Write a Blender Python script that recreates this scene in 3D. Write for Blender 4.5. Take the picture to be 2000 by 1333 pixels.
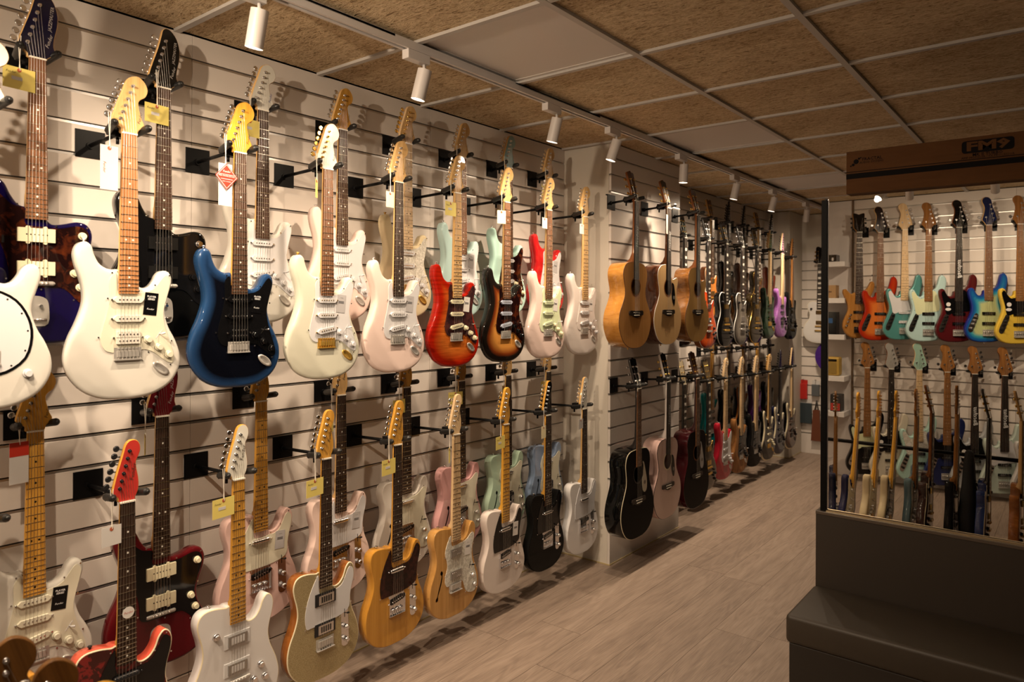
import bpy, bmesh, math, random
from mathutils import Vector, Matrix
from mathutils.geometry import delaunay_2d_cdt

# ------------------------------------------------------------------ start clean
for o in list(bpy.data.objects):
    bpy.data.objects.remove(o, do_unlink=True)
S = bpy.context.scene
C = S.collection
R = math.radians
random.seed(7)

# ------------------------------------------------------------------ camera
cam_d = bpy.data.cameras.new('camera')
cam_d.sensor_width = 36.0
cam_d.lens = 1387.8 * 36.0 / 2000.0
cam_d.shift_y = -72.1 / 2000.0
cam_d.clip_start = 0.02
cam = bpy.data.objects.new('camera', cam_d)
C.objects.link(cam)
YAW, PITCH, ROLL = 0.6722, 0.0015, 0.0048
fw = Vector((-math.sin(YAW) * math.cos(PITCH), math.cos(YAW) * math.cos(PITCH), math.sin(PITCH)))
rt = Vector((math.cos(YAW), math.sin(YAW), 0))
up = rt.cross(fw)
r2 = rt * math.cos(ROLL) + up * math.sin(ROLL)
u2 = -rt * math.sin(ROLL) + up * math.cos(ROLL)
mw = Matrix((r2, u2, -fw)).transposed().to_4x4()
mw.translation = Vector((2.4882, 0.0, 1.5334))
cam.matrix_world = mw
S.camera = cam
cam_d.dof.use_dof = True
cam_d.dof.focus_distance = 3.0
cam_d.dof.aperture_fstop = 4.0

# ------------------------------------------------------------------ world, exposure
w = bpy.data.worlds.new('world')
S.world = w
w.use_nodes = True
w.node_tree.nodes['Background'].inputs[0].default_value = (0.9, 0.72, 0.55, 1)
w.node_tree.nodes['Background'].inputs[1].default_value = 0.0
S.view_settings.view_transform = 'Standard'
S.view_settings.look = 'None'
S.view_settings.gamma = 1.0
S.view_settings.use_curve_mapping = False
S.view_settings.exposure = 0.2
LIGHT_COL = (1.0, 0.775, 0.55)
WALL_SPOT_W = 53.0
BEAM = [(c, (v, v, v)) for c, v in ((0.05, 0.008), (0.40, 0.032), (0.62, 0.145), (0.76, 0.34), (0.88, 0.68), (0.97, 1.0))]   # cosine off axis: strength
BASS_SPOT_W = 36.0

# ------------------------------------------------------------------ material helpers
MATS = {}
def srgb(r, g, b):
    f = lambda c: c / 12.92 if c <= 0.04045 else ((c + 0.055) / 1.055) ** 2.4
    return (f(r), f(g), f(b), 1.0)

def new_mat(name):
    m = bpy.data.materials.new(name)
    m.use_nodes = True
    MATS[name] = m
    nt = m.node_tree
    return m, nt, nt.nodes['Principled BSDF']

def plain(name, col, rough=0.5, metal=0.0, coat=0.0, spec=0.5, emit=None, estr=0.0):
    if name in MATS:
        return MATS[name]
    m, nt, p = new_mat(name)
    p.inputs['Base Color'].default_value = (*col, 1)
    p.inputs['Roughness'].default_value = rough
    p.inputs['Metallic'].default_value = metal
    p.inputs['Coat Weight'].default_value = coat
    p.inputs['Coat Roughness'].default_value = 0.04
    p.inputs['Specular IOR Level'].default_value = spec
    if emit:
        p.inputs['Emission Color'].default_value = (*emit, 1)
        p.inputs['Emission Strength'].default_value = estr
    return m

def node(nt, t, **kw):
    n = nt.nodes.new(t)
    for k, v in kw.items():
        if k in n.inputs:
            n.inputs[k].default_value = v
        else:
            setattr(n, k, v)
    return n

def ramp(nt, stops):
    n = nt.nodes.new('ShaderNodeValToRGB')
    e = n.color_ramp.elements
    e[0].position, e[0].color = stops[0][0], (*stops[0][1], 1)
    e[1].position, e[1].color = stops[-1][0], (*stops[-1][1], 1)
    for pos, c in stops[1:-1]:
        x = e.new(pos)
        x.color = (*c, 1)
    return n

def wood(name, dark, light, rough=0.35, coat=0.0, scale=(14, 60, 2.2), bump=0.0, detail=4.0):
    """grain stretched along the object's Z"""
    if name in MATS:
        return MATS[name]
    m, nt, p = new_mat(name)
    tc = node(nt, 'ShaderNodeTexCoord')
    mp = node(nt, 'ShaderNodeMapping')
    mp.inputs['Scale'].default_value = scale
    nz = node(nt, 'ShaderNodeTexNoise', Scale=1.6, Detail=detail, Roughness=0.6, Distortion=0.8)
    rp = ramp(nt, [(0.3, dark), (0.7, light)])
    nt.links.new(tc.outputs['Object'], mp.inputs['Vector'])
    nt.links.new(mp.outputs[0], nz.inputs['Vector'])
    nt.links.new(nz.outputs['Fac'], rp.inputs[0])
    nt.links.new(rp.outputs[0], p.inputs['Base Color'])
    p.inputs['Roughness'].default_value = rough
    p.inputs['Specular IOR Level'].default_value = 0.0 if coat > 0.25 else 0.18
    p.inputs['Coat Weight'].default_value = coat
    p.inputs['Coat Roughness'].default_value = 0.05
    return m

def burst(name, stops, rough=0.2, coat=1.0, flame=None, metal=0.0):
    """lacquer that shades from rim to middle, by the body's own distance-from-rim attribute"""
    if name in MATS:
        return MATS[name]
    m, nt, p = new_mat(name)
    at = node(nt, 'ShaderNodeAttribute', attribute_name='rim')
    rp = ramp(nt, stops)
    mul = node(nt, 'ShaderNodeMath', operation='MULTIPLY')
    mul.inputs[1].default_value = 10.0
    nt.links.new(at.outputs['Fac'], mul.inputs[0])
    nt.links.new(mul.outputs[0], rp.inputs[0])
    src = rp.outputs[0]
    if flame:
        tc = node(nt, 'ShaderNodeTexCoord')
        mp = node(nt, 'ShaderNodeMapping')
        mp.inputs['Scale'].default_value = flame
        nz = node(nt, 'ShaderNodeTexNoise', Scale=1.5, Detail=3.0, Distortion=0.6)
        r3 = ramp(nt, [(0.3, (0.62, 0.55, 0.5)), (0.7, (1.1, 1.05, 1.0))])
        mx = node(nt, 'ShaderNodeMix', data_type='RGBA', blend_type='MULTIPLY')
        mx.inputs[0].default_value = 1.0
        nt.links.new(tc.outputs['Object'], mp.inputs['Vector'])
        nt.links.new(mp.outputs[0], nz.inputs['Vector'])
        nt.links.new(nz.outputs['Fac'], r3.inputs[0])
        nt.links.new(src, mx.inputs[6])
        nt.links.new(r3.outputs[0], mx.inputs[7])
        src = mx.outputs[2]
    nt.links.new(src, p.inputs['Base Color'])
    p.inputs['Roughness'].default_value = rough
    p.inputs['Metallic'].default_value = metal
    p.inputs['Specular IOR Level'].default_value = 0.0 if coat > 0.5 else 0.5
    p.inputs['Coat Weight'].default_value = coat
    p.inputs['Coat Roughness'].default_value = 0.04
    return m

def mottled(name, a, b, scale=60, rough=0.2, coat=0.6, pos=(0.42, 0.62), metal=0.0):
    if name in MATS:
        return MATS[name]
    m, nt, p = new_mat(name)
    tc = node(nt, 'ShaderNodeTexCoord')
    nz = node(nt, 'ShaderNodeTexNoise', Scale=scale, Detail=3.0, Distortion=1.0)
    rp = ramp(nt, [(pos[0], a), (pos[1], b)])
    nt.links.new(tc.outputs['Object'], nz.inputs['Vector'])
    nt.links.new(nz.outputs['Fac'], rp.inputs[0])
    nt.links.new(rp.outputs[0], p.inputs['Base Color'])
    p.inputs['Roughness'].default_value = rough
    p.inputs['Metallic'].default_value = metal
    p.inputs['Specular IOR Level'].default_value = 0.0 if coat > 0.5 else 0.5
    p.inputs['Coat Weight'].default_value = coat
    p.inputs['Coat Roughness'].default_value = 0.05
    return m

def paint(name, col, rough=0.25, coat=1.0, metal=0.0):
    return plain('paint_' + name, col, rough if metal else 0.5, metal, coat, spec=0.5 if metal else 0.0)

# room materials
m_slat = plain('slat_laminate', (0.645, 0.595, 0.55), 0.42)
m_wall = plain('wall_paint', (0.60, 0.555, 0.485), 0.6)
m_groove = plain('groove_aluminium', (0.55, 0.53, 0.51), 0.3, 0.85)
m_groove_back = plain('groove_dark', (0.05, 0.045, 0.04), 0.7)
m_tbar = plain('ceiling_bar', (0.46, 0.44, 0.42), 0.5)
m_panel = plain('light_panel_white', (0.62, 0.59, 0.57), 0.45)
m_white = plain('white_metal', (0.66, 0.63, 0.62), 0.4)
m_black_metal = plain('black_metal', (0.005, 0.005, 0.0055), 0.38, 0.0, spec=0.15)
m_rubber = plain('black_rubber', (0.010, 0.010, 0.010), 0.42)
m_chrome = plain('chrome', (0.8, 0.8, 0.82), 0.2, 1.0)
m_gold = plain('gold', (0.83, 0.56, 0.16), 0.18, 1.0)
m_blackhw = plain('black_hardware', (0.02, 0.02, 0.022), 0.25, 0.3)
m_string = plain('string_steel', (0.7, 0.68, 0.64), 0.3, 1.0)
m_fret = plain('fret_wire', (0.75, 0.7, 0.58), 0.25, 1.0)
m_bone = plain('bone', (0.8, 0.76, 0.66), 0.4)
m_dark = plain('void_dark', (0.01, 0.008, 0.006), 0.9)
m_sealant = plain('sealant', (0.42, 0.33, 0.16), 0.6)

def make_woodwool():
    m, nt, p = new_mat('wood_wool')
    tc = node(nt, 'ShaderNodeTexCoord')
    oi = node(nt, 'ShaderNodeObjectInfo')
    ad = node(nt, 'ShaderNodeVectorMath', operation='ADD')
    nt.links.new(tc.outputs['Object'], ad.inputs[0])
    nt.links.new(oi.outputs['Location'], ad.inputs[1])
    facs = []
    for i, (ang, sc) in enumerate([(0.35, (16, 62, 1)), (2.0, (15, 58, 1)), (-0.7, (17, 64, 1)), (1.25, (15, 60, 1)), (2.7, (18, 66, 1))]):
        mp = node(nt, 'ShaderNodeMapping')
        mp.inputs['Rotation'].default_value = (0, 0, ang)
        mp.inputs['Location'].default_value = (i * 3.7, i * 1.9, 0)
        mp.inputs['Scale'].default_value = sc
        nz = node(nt, 'ShaderNodeTexNoise', Scale=1.0, Detail=1.0, Distortion=1.2)
        nt.links.new(ad.outputs[0], mp.inputs['Vector'])
        nt.links.new(mp.outputs[0], nz.inputs['Vector'])
        # thin strands: ridges where the noise crosses its middle
        d1 = node(nt, 'ShaderNodeMath', operation='SUBTRACT'); d1.inputs[1].default_value = 0.5
        d2 = node(nt, 'ShaderNodeMath', operation='ABSOLUTE')
        d3 = node(nt, 'ShaderNodeMath', operation='MULTIPLY_ADD'); d3.inputs[1].default_value = -9.0 - i; d3.inputs[2].default_value = 1.0 - 0.08 * i
        nt.links.new(nz.outputs['Fac'], d1.inputs[0]); nt.links.new(d1.outputs[0], d2.inputs[0]); nt.links.new(d2.outputs[0], d3.inputs[0])
        facs.append(d3.outputs[0])
    cur = facs[0]
    for f in facs[1:]:
        mx = node(nt, 'ShaderNodeMath', operation='MAXIMUM')
        nt.links.new(cur, mx.inputs[0]); nt.links.new(f, mx.inputs[1])
        cur = mx.outputs[0]
    big = node(nt, 'ShaderNodeTexNoise', Scale=5.0, Detail=3.0)
    nt.links.new(ad.outputs[0], big.inputs['Vector'])
    sb = node(nt, 'ShaderNodeMath', operation='MULTIPLY_ADD')
    sb.inputs[1].default_value = 0.6; sb.inputs[2].default_value = -0.30
    nt.links.new(big.outputs['Fac'], sb.inputs[0])
    sm = node(nt, 'ShaderNodeMath', operation='ADD')
    nt.links.new(cur, sm.inputs[0]); nt.links.new(sb.outputs[0], sm.inputs[1])
    rp = ramp(nt, [(0.0, (0.20, 0.130, 0.062)), (0.45, (0.44, 0.318, 0.182)), (1.0, (0.70, 0.565, 0.375))])
    nt.links.new(sm.outputs[0], rp.inputs[0])
    nt.links.new(rp.outputs[0], p.inputs['Base Color'])
    bp = node(nt, 'ShaderNodeBump', Strength=0.6, Distance=0.003)
    nt.links.new(cur, bp.inputs['Height'])
    nt.links.new(bp.outputs[0], p.inputs['Normal'])
    p.inputs['Roughness'].default_value = 0.95
    return m
m_woodwool = make_woodwool()

def make_floor():
    m, nt, p = new_mat('plank_oak')
    tc = node(nt, 'ShaderNodeTexCoord')
    oi = node(nt, 'ShaderNodeObjectInfo')
    sc = node(nt, 'ShaderNodeVectorMath', operation='SCALE')
    cx = node(nt, 'ShaderNodeCombineXYZ')
    for i in range(3):
        nt.links.new(oi.outputs['Random'], cx.inputs[i])
    nt.links.new(cx.outputs[0], sc.inputs[0]); sc.inputs['Scale'].default_value = 37.0
    ad = node(nt, 'ShaderNodeVectorMath', operation='ADD')
    nt.links.new(tc.outputs['Object'], ad.inputs[0]); nt.links.new(sc.outputs[0], ad.inputs[1])
    mp = node(nt, 'ShaderNodeMapping'); mp.inputs['Scale'].default_value = (9, 0.9, 1)
    nt.links.new(ad.outputs[0], mp.inputs['Vector'])
    wv = node(nt, 'ShaderNodeTexNoise', Scale=1.1, Detail=2.0, Distortion=0.6)
    nt.links.new(mp.outputs[0], wv.inputs['Vector'])
    mu = node(nt, 'ShaderNodeMath', operation='MULTIPLY'); mu.inputs[1].default_value = 70.0
    nt.links.new(wv.outputs['Fac'], mu.inputs[0])
    sn = node(nt, 'ShaderNodeMath', operation='SINE'); nt.links.new(mu.outputs[0], sn.inputs[0])
    mp2 = node(nt, 'ShaderNodeMapping'); mp2.inputs['Scale'].default_value = (330, 9, 1)
    nt.links.new(ad.outputs[0], mp2.inputs['Vector'])
    fine = node(nt, 'ShaderNodeTexNoise', Scale=1.0, Detail=4.0)
    nt.links.new(mp2.outputs[0], fine.inputs['Vector'])
    broad = node(nt, 'ShaderNodeTexNoise', Scale=2.2, Detail=3.0)
    nt.links.new(mp.outputs[0], broad.inputs['Vector'])
    a1 = node(nt, 'ShaderNodeMath', operation='MULTIPLY_ADD'); a1.inputs[1].default_value = 0.035
    fm = node(nt, 'ShaderNodeMath', operation='MULTIPLY'); fm.inputs[1].default_value = 0.42
    nt.links.new(fine.outputs['Fac'], fm.inputs[0])
    nt.links.new(sn.outputs[0], a1.inputs[0]); nt.links.new(fm.outputs[0], a1.inputs[2])
    a2 = node(nt, 'ShaderNodeMath', operation='MULTIPLY_ADD'); a2.inputs[1].default_value = 0.30
    nt.links.new(broad.outputs['Fac'], a2.inputs[0]); nt.links.new(a1.outputs[0], a2.inputs[2])
    a3 = node(nt, 'ShaderNodeMath', operation='MULTIPLY_ADD'); a3.inputs[1].default_value = 0.07
    nt.links.new(oi.outputs['Random'], a3.inputs[0]); nt.links.new(a2.outputs[0], a3.inputs[2])
    rp = ramp(nt, [(0.24, (0.165, 0.121, 0.094)), (0.41, (0.265, 0.200, 0.156)), (0.58, (0.345, 0.270, 0.216))])
    nt.links.new(a3.outputs[0], rp.inputs[0])
    nt.links.new(rp.outputs[0], p.inputs['Base Color'])
    p.inputs['Roughness'].default_value = 0.48
    bp = node(nt, 'ShaderNodeBump', Strength=0.12, Distance=0.002)
    nt.links.new(a1.outputs[0], bp.inputs['Height']); nt.links.new(bp.outputs[0], p.inputs['Normal'])
    return m
m_floor = make_floor()

# guitar woods and paints
maple = wood('maple', (0.50, 0.30, 0.115), (0.66, 0.43, 0.19), 0.3, 0.6)
maple_pale = wood('maple_pale', (0.56, 0.38, 0.20), (0.70, 0.52, 0.31), 0.35, 0.3)
amber = wood('amber_maple', (0.42, 0.20, 0.03), (0.62, 0.33, 0.06), 0.25, 0.8)
amber_y = wood('amber_yellow', (0.60, 0.30, 0.035), (0.78, 0.42, 0.06), 0.22, 1.0)
rose = wood('rosewood', (0.036, 0.017, 0.009), (0.085, 0.043, 0.024), 0.45, 0.0, (40, 160, 4))
rose_l = wood('rosewood_light', (0.13, 0.055, 0.024), (0.23, 0.108, 0.05), 0.45, 0.0, (40, 160, 4))
rose_d = wood('rosewood_dark', (0.022, 0.012, 0.008), (0.055, 0.03, 0.02), 0.42, 0.0, (40, 160, 4))
pau = wood('pau_ferro', (0.27, 0.11, 0.04), (0.48, 0.24, 0.10), 0.4, 0.0, (40, 160, 4))
ebony = wood('ebony', (0.012, 0.009, 0.008), (0.03, 0.022, 0.018), 0.35, 0.1, (40, 160, 4))
mahog = wood('mahogany', (0.13, 0.045, 0.016), (0.24, 0.09, 0.032), 0.35, 0.5)
BOARDS = dict(maple=(maple, maple), pale=(maple_pale, maple_pale), amber=(amber, amber), ay=(amber_y, amber_y), rose=(rose, maple), rose_l=(rose_l, maple),
              rose_d=(rose_d, maple), pau=(pau, maple), rose_a=(rose, amber), rose_da=(rose_d, amber), ebony=(ebony, mahog), rose_lb=(rose_l, plain('neck_black', (0.012, 0.01, 0.01), 0.3, 0, 0.5)), rose_lr=(rose_l, plain('neck_darkred', (0.03, 0.008, 0.008), 0.3, 0, 0.5)), ebony_b=(ebony, plain('neck_black', (0.012, 0.01, 0.01), 0.3, 0, 0.5)),
              roast=(wood('roasted', (0.19, 0.078, 0.022), (0.32, 0.145, 0.045), 0.35, 0.3), wood('roasted', (0, 0, 0), (0, 0, 0))))
white_pl = plain('white_plastic', (0.60, 0.60, 0.62), 0.2)
cream_pl = plain('cream_plastic', (0.72, 0.67, 0.47), 0.3)
parch = plain('parchment_plastic', (0.60, 0.575, 0.46), 0.3)
mint_pl = plain('mint_plastic', (0.62, 0.70, 0.46), 0.3)
black_pl = plain('black_plastic', (0.0035, 0.0035, 0.004), 0.1)
tort = mottled('tortoise', (0.009, 0.003, 0.003), (0.085, 0.018, 0.006), 30, pos=(0.46, 0.72))
tort_p = mottled('tortoise_plum', (0.03, 0.012, 0.014), (0.075, 0.024, 0.02), 34)
tort_d = mottled('tortoise_dark', (0.018, 0.008, 0.006), (0.045, 0.014, 0.01), 34)
pearl = mottled('pearloid', (0.50, 0.48, 0.42), (0.72, 0.70, 0.63), 75, 0.25)
glow = plain('blue_grey_plastic', (0.38, 0.42, 0.52), 0.3)
steel = plain('brushed_steel', (0.40, 0.39, 0.38), 0.3, 0.8)
BR_HW = dict(chrome=plain('bridge_nickel', (0.55, 0.53, 0.5), 0.3, 0.55), gold=plain('bridge_gold', (0.62, 0.38, 0.08), 0.28, 0.6), black=plain('bridge_black', (0.015, 0.015, 0.016), 0.3))

# ------------------------------------------------------------------ mesh helpers
def finish(bm, name, nslots=1, smooth=False, recalc=True):
    if recalc:
        bmesh.ops.recalc_face_normals(bm, faces=bm.faces)
    if smooth:
        for f in bm.faces:
            f.smooth = True
    me = bpy.data.meshes.new(name)
    bm.to_mesh(me)
    bm.free()
    for _ in range(nslots):
        me.materials.append(None)
    return me

def add_box(bm, lo, hi, mi=0):
    vs = [bm.verts.new((x, y, z)) for x in (lo[0], hi[0]) for y in (lo[1], hi[1]) for z in (lo[2], hi[2])]
    fs = []
    for idx in ((0, 1, 3, 2), (4, 6, 7, 5), (0, 4, 5, 1), (2, 3, 7, 6), (0, 2, 6, 4), (1, 5, 7, 3)):
        f = bm.faces.new([vs[i] for i in idx]); f.material_index = mi; fs.append(f)
    return vs, fs

def add_tube(bm, p0, p1, r0, r1=None, seg=8, mi=0, caps=True, smooth=True):
    p0, p1 = Vector(p0), Vector(p1)
    r1 = r0 if r1 is None else r1
    d = (p1 - p0).normalized()
    a = d.orthogonal().normalized()
    b = d.cross(a)
    A, B = [], []
    for i in range(seg):
        t = 2 * math.pi * i / seg
        o = a * math.cos(t) + b * math.sin(t)
        A.append(bm.verts.new(p0 + o * r0)); B.append(bm.verts.new(p1 + o * r1))
    for i in range(seg):
        j = (i + 1) % seg
        f = bm.faces.new((A[i], A[j], B[j], B[i])); f.smooth = smooth; f.material_index = mi
    if caps:
        f = bm.faces.new(A[::-1]); f.material_index = mi
        f = bm.faces.new(B); f.material_index = mi

def add_capsule(bm, p0, p1, r, seg=8, mi=0):
    p0, p1 = Vector(p0), Vector(p1)
    d = (p1 - p0).normalized()
    add_tube(bm, p0, p1, r, r, seg, mi, False)
    add_tube(bm, p1, p1 + d * r * 0.6, r, r * 0.7, seg, mi, False)
    add_tube(bm, p1 + d * r * 0.6, p1 + d * r * 0.9, r * 0.7, r * 0.2, seg, mi, True)
    add_tube(bm, p0 - d * r * 0.6, p0, r * 0.6, r, seg, mi, True)

MESH = {}
def cached(key, fn):
    if key not in MESH:
        MESH[key] = fn()
    return MESH[key]

def box_mesh(key, lo, hi, bevel=0.0):
    def fn():
        bm = bmesh.new()
        add_box(bm, lo, hi)
        if bevel:
            bmesh.ops.bevel(bm, geom=bm.edges[:] , offset=bevel, segments=2, affect='EDGES', profile=0.5)
        return finish(bm, 'box')
    return cached(('box', key, lo, hi, bevel), fn)

def link(o):
    C.objects.link(o)
    return o

def part(name, me, parent, mats, loc=None, rot=None, kind=None, label=None):
    o = bpy.data.objects.new(name, me)
    link(o)
    if parent:
        o.parent = parent
    if loc is not None:
        o.location = loc
    if rot is not None:
        o.rotation_euler = rot
    if not isinstance(mats, (list, tuple)):
        mats = [mats] * len(me.materials)
    for i, m in enumerate(mats):
        if i < len(o.material_slots):
            o.material_slots[i].link = 'OBJECT'
            o.material_slots[i].material = m
    if kind:
        o['kind'] = kind
    if label:
        o['label'] = label
    return o

def tag(o, label, cat, group=None):
    o['label'] = label
    o['category'] = cat
    if group:
        o['group'] = group
    return o

def thing(name, loc, rotz=0.0, label=None, cat=None, group=None, rot=None):
    o = bpy.data.objects.new(name, None)
    o.empty_display_size = 0.05
    link(o)
    o.location = loc
    o.rotation_euler = rot if rot else (0, 0, rotz)
    if label:
        tag(o, label, cat, group)
    return o

def structure(name, me, mats, loc=None, parent=None):
    o = part(name, me, parent, mats, loc)
    if not parent:
        o['kind'] = 'structure'
    return o

# ------------------------------------------------------------------ lettering (made once, before the scene fills)
TEXTS = {}
def prepare_texts(specs):
    obs = []
    for key, body, shear, bold in specs:
        cu = bpy.data.curves.new('text', 'FONT')
        cu.body = body
        cu.size = 1.0
        cu.align_x = 'CENTER'
        cu.align_y = 'CENTER'
        cu.shear = shear
        cu.offset = bold
        cu.resolution_u = 1
        ob = link(bpy.data.objects.new('text', cu))
        obs.append((key, ob))
    dg = bpy.context.evaluated_depsgraph_get()
    for key, ob in obs:
        me = bpy.data.meshes.new_from_object(ob.evaluated_get(dg))
        w_ = max(v.co.x for v in me.vertices) - min(v.co.x for v in me.vertices)
        for v in me.vertices:          # width 1, in the plane Y (right) / Z (up), facing +X
            x, y = v.co.x / w_, v.co.y / w_
            v.co = (0.0, x, y)
        me.materials.clear()
        me.materials.append(None)
        TEXTS[key] = me
    for key, ob in obs:
        bpy.data.objects.remove(ob, do_unlink=True)
prepare_texts([('Fender', 'Fender', 0.25, 0.0), ('JAZZMASTER', 'JAZZMASTER', 0.2, 0.0), ('PLAYER', 'PLAYER\nSERIES', 0, 0.01),
               ('FREE', 'FREE ONLINE LESSONS', 0, 0.0), ('START', 'START YOUR TRIAL', 0, 0.0), ('FRACTAL', 'FRACTAL', 0, 0.01), ('AUDIO', 'AUDIO SYSTEMS', 0, 0.0),
               ('FM9', 'FM9', 0, 0.04), ('TURBO', 'MK II TURBO', 0, 0.01), ('AMP', 'AMP MODELER / FX PROCESSOR', 0, 0.0),
               ('Bacchus', 'Bacchus', 0.25, 0.01), ('Headway', 'Headway', 0.25, 0.01)])

def text(name, key, parent, width, loc, mat, ang=0.0, rotz=0.0):
    o = part(name, TEXTS[key], parent, mat, loc)
    o.scale = (1, width, width)
    o.rotation_euler = (ang, 0, rotz)
    return o

# ------------------------------------------------------------------ the room
H = 2.495
Z0 = 2.408                 # topmost groove
YB, YC, YD, YE = 3.643, 4.57, 7.35, 7.76
PX, PX2 = 0.333, 0.215     # how far the two piers stand out
BACK_Y = -1.15             # wall behind the camera
RIGHT_X = 4.4

def slat_wall(root, x_front, cols, top, axis='x', z_top=H, n=23, sgn=1, origin=0.0, z_low=0.0):
    """boards with aluminium-lined grooves between them; axis: the wall's normal"""
    th, gh = 0.016, 0.0118
    edges = [z_top] + [Z0 - 0.1 * k for k in range(n) if Z0 - 0.1 * k < z_top - 0.03] + [z_low]
    for a0, a1 in cols:
        for i in range(len(edges) - 1):
            zt = edges[i] - (0 if i == 0 else gh / 2)
            zb = edges[i + 1] + (0 if i == len(edges) - 2 else gh / 2)
            if axis == 'x':
                lo, hi = (-th, 0.0005, -(zt - zb) / 2), (0, a1 - a0 - 0.0005, (zt - zb) / 2)
                loc = (x_front, a0, (zt + zb) / 2)
            else:
                lo = (0.0005, min(0, -sgn * th), -(zt - zb) / 2); hi = (a1 - a0 - 0.0005, max(0, -sgn * th), (zt - zb) / 2)
                loc = (a0, x_front, (zt + zb) / 2)
            lo = tuple(round(v, 4) for v in lo); hi = tuple(round(v, 4) for v in hi)
            part('slat', box_mesh('slat', lo, hi, 0.0008), root, m_slat, loc)
        for z in edges[1:-1]:
            if axis == 'x':
                me = box_mesh('strip', (-0.0155, 0.001, -0.0058), (-0.0015, round(a1 - a0 - 0.001, 4), 0.0016))
                part('groove_strip', me, root, m_groove, (x_front, a0, z))
            else:
                y0, y1 = (-0.0155, -0.0015) if sgn > 0 else (0.0015, 0.0155)
                me = box_mesh('strip', (0.001, y0, -0.0058), (round(a1 - a0 - 0.001, 4), y1, 0.0016))
                part('groove_strip', me, root, m_groove, (a0, x_front, z))

def solid(name, lo, hi, mat, parent=None):
    c = [(a + b) / 2 for a, b in zip(lo, hi)]
    me = box_mesh(name, tuple(round(a - b, 4) for a, b in zip(lo, c)), tuple(round(a - b, 4) for a, b in zip(hi, c)))
    return structure(name, me, mat, c, parent)

# left wall behind the boards (two recessed runs), and the two piers
wl = solid('wall_left', (-0.12, BACK_Y - 0.1, 0), (-0.0165, YE, H), m_groove_back)
def slats_on(parent, **kw):
    # a holder-free way: boards are children of the wall mesh, so offset by the wall's own location
    before = set(bpy.data.objects)
    slat_wall(parent, **kw)
    off = Vector(parent.location)
    for o in bpy.data.objects:
        if o not in before:
            o.location = Vector(o.location) - off
slats_on(wl, x_front=0.0, cols=[(-1.123, 0.077), (0.077, 1.277), (1.277, 2.477), (2.477, YB)], top=True)
slats_on(wl, x_front=0.0, cols=[(YC, 5.17), (5.17, 6.37), (6.37, YD)], top=True)
pier = solid('wall_pier', (-0.016, YB, 0), (PX - 0.0165, YC, H), m_wall)
slats_on(pier, x_front=PX, cols=[(YB, YC)], top=True)
solid('wall_far_pier', (-0.016, YD, 0), (PX2, YE, H), m_wall)
wf = solid('wall_far', (-0.12, YE + 0.0165, 0), (RIGHT_X + 0.1, YE + 0.12, H), plain('wall_dark', (0.09, 0.075, 0.06), 0.7))
slats_on(wf, x_front=YE, cols=[(PX2, 1.415)], top=True, axis='y', z_top=2.1, sgn=-1)
solid('trim_1', (PX2, YE, 2.1), (1.415, YE + 0.016, H), m_wall)
wb = solid('wall_back', (-0.12, BACK_Y - 0.12, 0), (RIGHT_X + 0.1, BACK_Y - 0.0165, H), m_wall)
slats_on(wb, x_front=BACK_Y, cols=[(0.905, 2.105), (2.105, 3.305), (3.305, RIGHT_X)], top=True, axis='y', sgn=1)
solid('trim_2', (0.89, BACK_Y - 0.016, 0), (0.905, BACK_Y + 0.012, H), plain('edge_brown', (0.12, 0.075, 0.04), 0.5))
solid('trim_3', (0.0, BACK_Y - 0.016, 0), (0.89, BACK_Y, H), plain('niche_white', (0.62, 0.59, 0.58), 0.5))
solid('wall_right', (RIGHT_X, BACK_Y - 0.02, 0), (RIGHT_X + 0.1, YE + 0.02, H), plain('wall_dark', (0.09, 0.075, 0.06), 0.7))
# thin sealant line along the foot of the walls
for i, (lo, hi) in enumerate([((0, 0.0, 0), (0.004, YB, 0.006)), ((0, YB - 0.004, 0), (PX + 0.004, YB, 0.006)), ((PX, YB, 0), (PX + 0.004, YC, 0.006)),
                              ((0, YC, 0), (0.004, YD, 0.006)), ((PX2, YD, 0), (PX2 + 0.004, YE, 0.006)), ((0, YD - 0.004, 0), (PX2, YD, 0.006))]):
    solid('baseboard_%d' % (i + 1), lo, hi, m_sealant)

# floor: planks laid along the wall
fl = solid('floor', (-0.1, BACK_Y - 0.1, -0.05), (RIGHT_X + 0.1, YE + 0.1, -0.0045), plain('plank_joint', (0.10, 0.07, 0.05), 0.7))
pw, pl_ = 0.2285, 1.5
random.seed(3)
i = 0
x = 0.0
while x < RIGHT_X:
    y = BACK_Y - random.random() * pl_
    while y < YE:
        y0, y1 = max(y, BACK_Y), min(y + pl_, YE)
        if y1 - y0 > 0.02:
            me = box_mesh('plank', (-pw / 2 + 0.0006, round(-(y1 - y0) / 2 + 0.0008, 3), -0.0045), (pw / 2 - 0.0006, round((y1 - y0) / 2 - 0.0008, 3), 0.0))
            part('plank', me, fl, m_floor, (x + pw / 2 - fl.location.x, (y0 + y1) / 2 - fl.location.y, -fl.location.z))
        y += pl_
    x += pw
    i += 1

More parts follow.
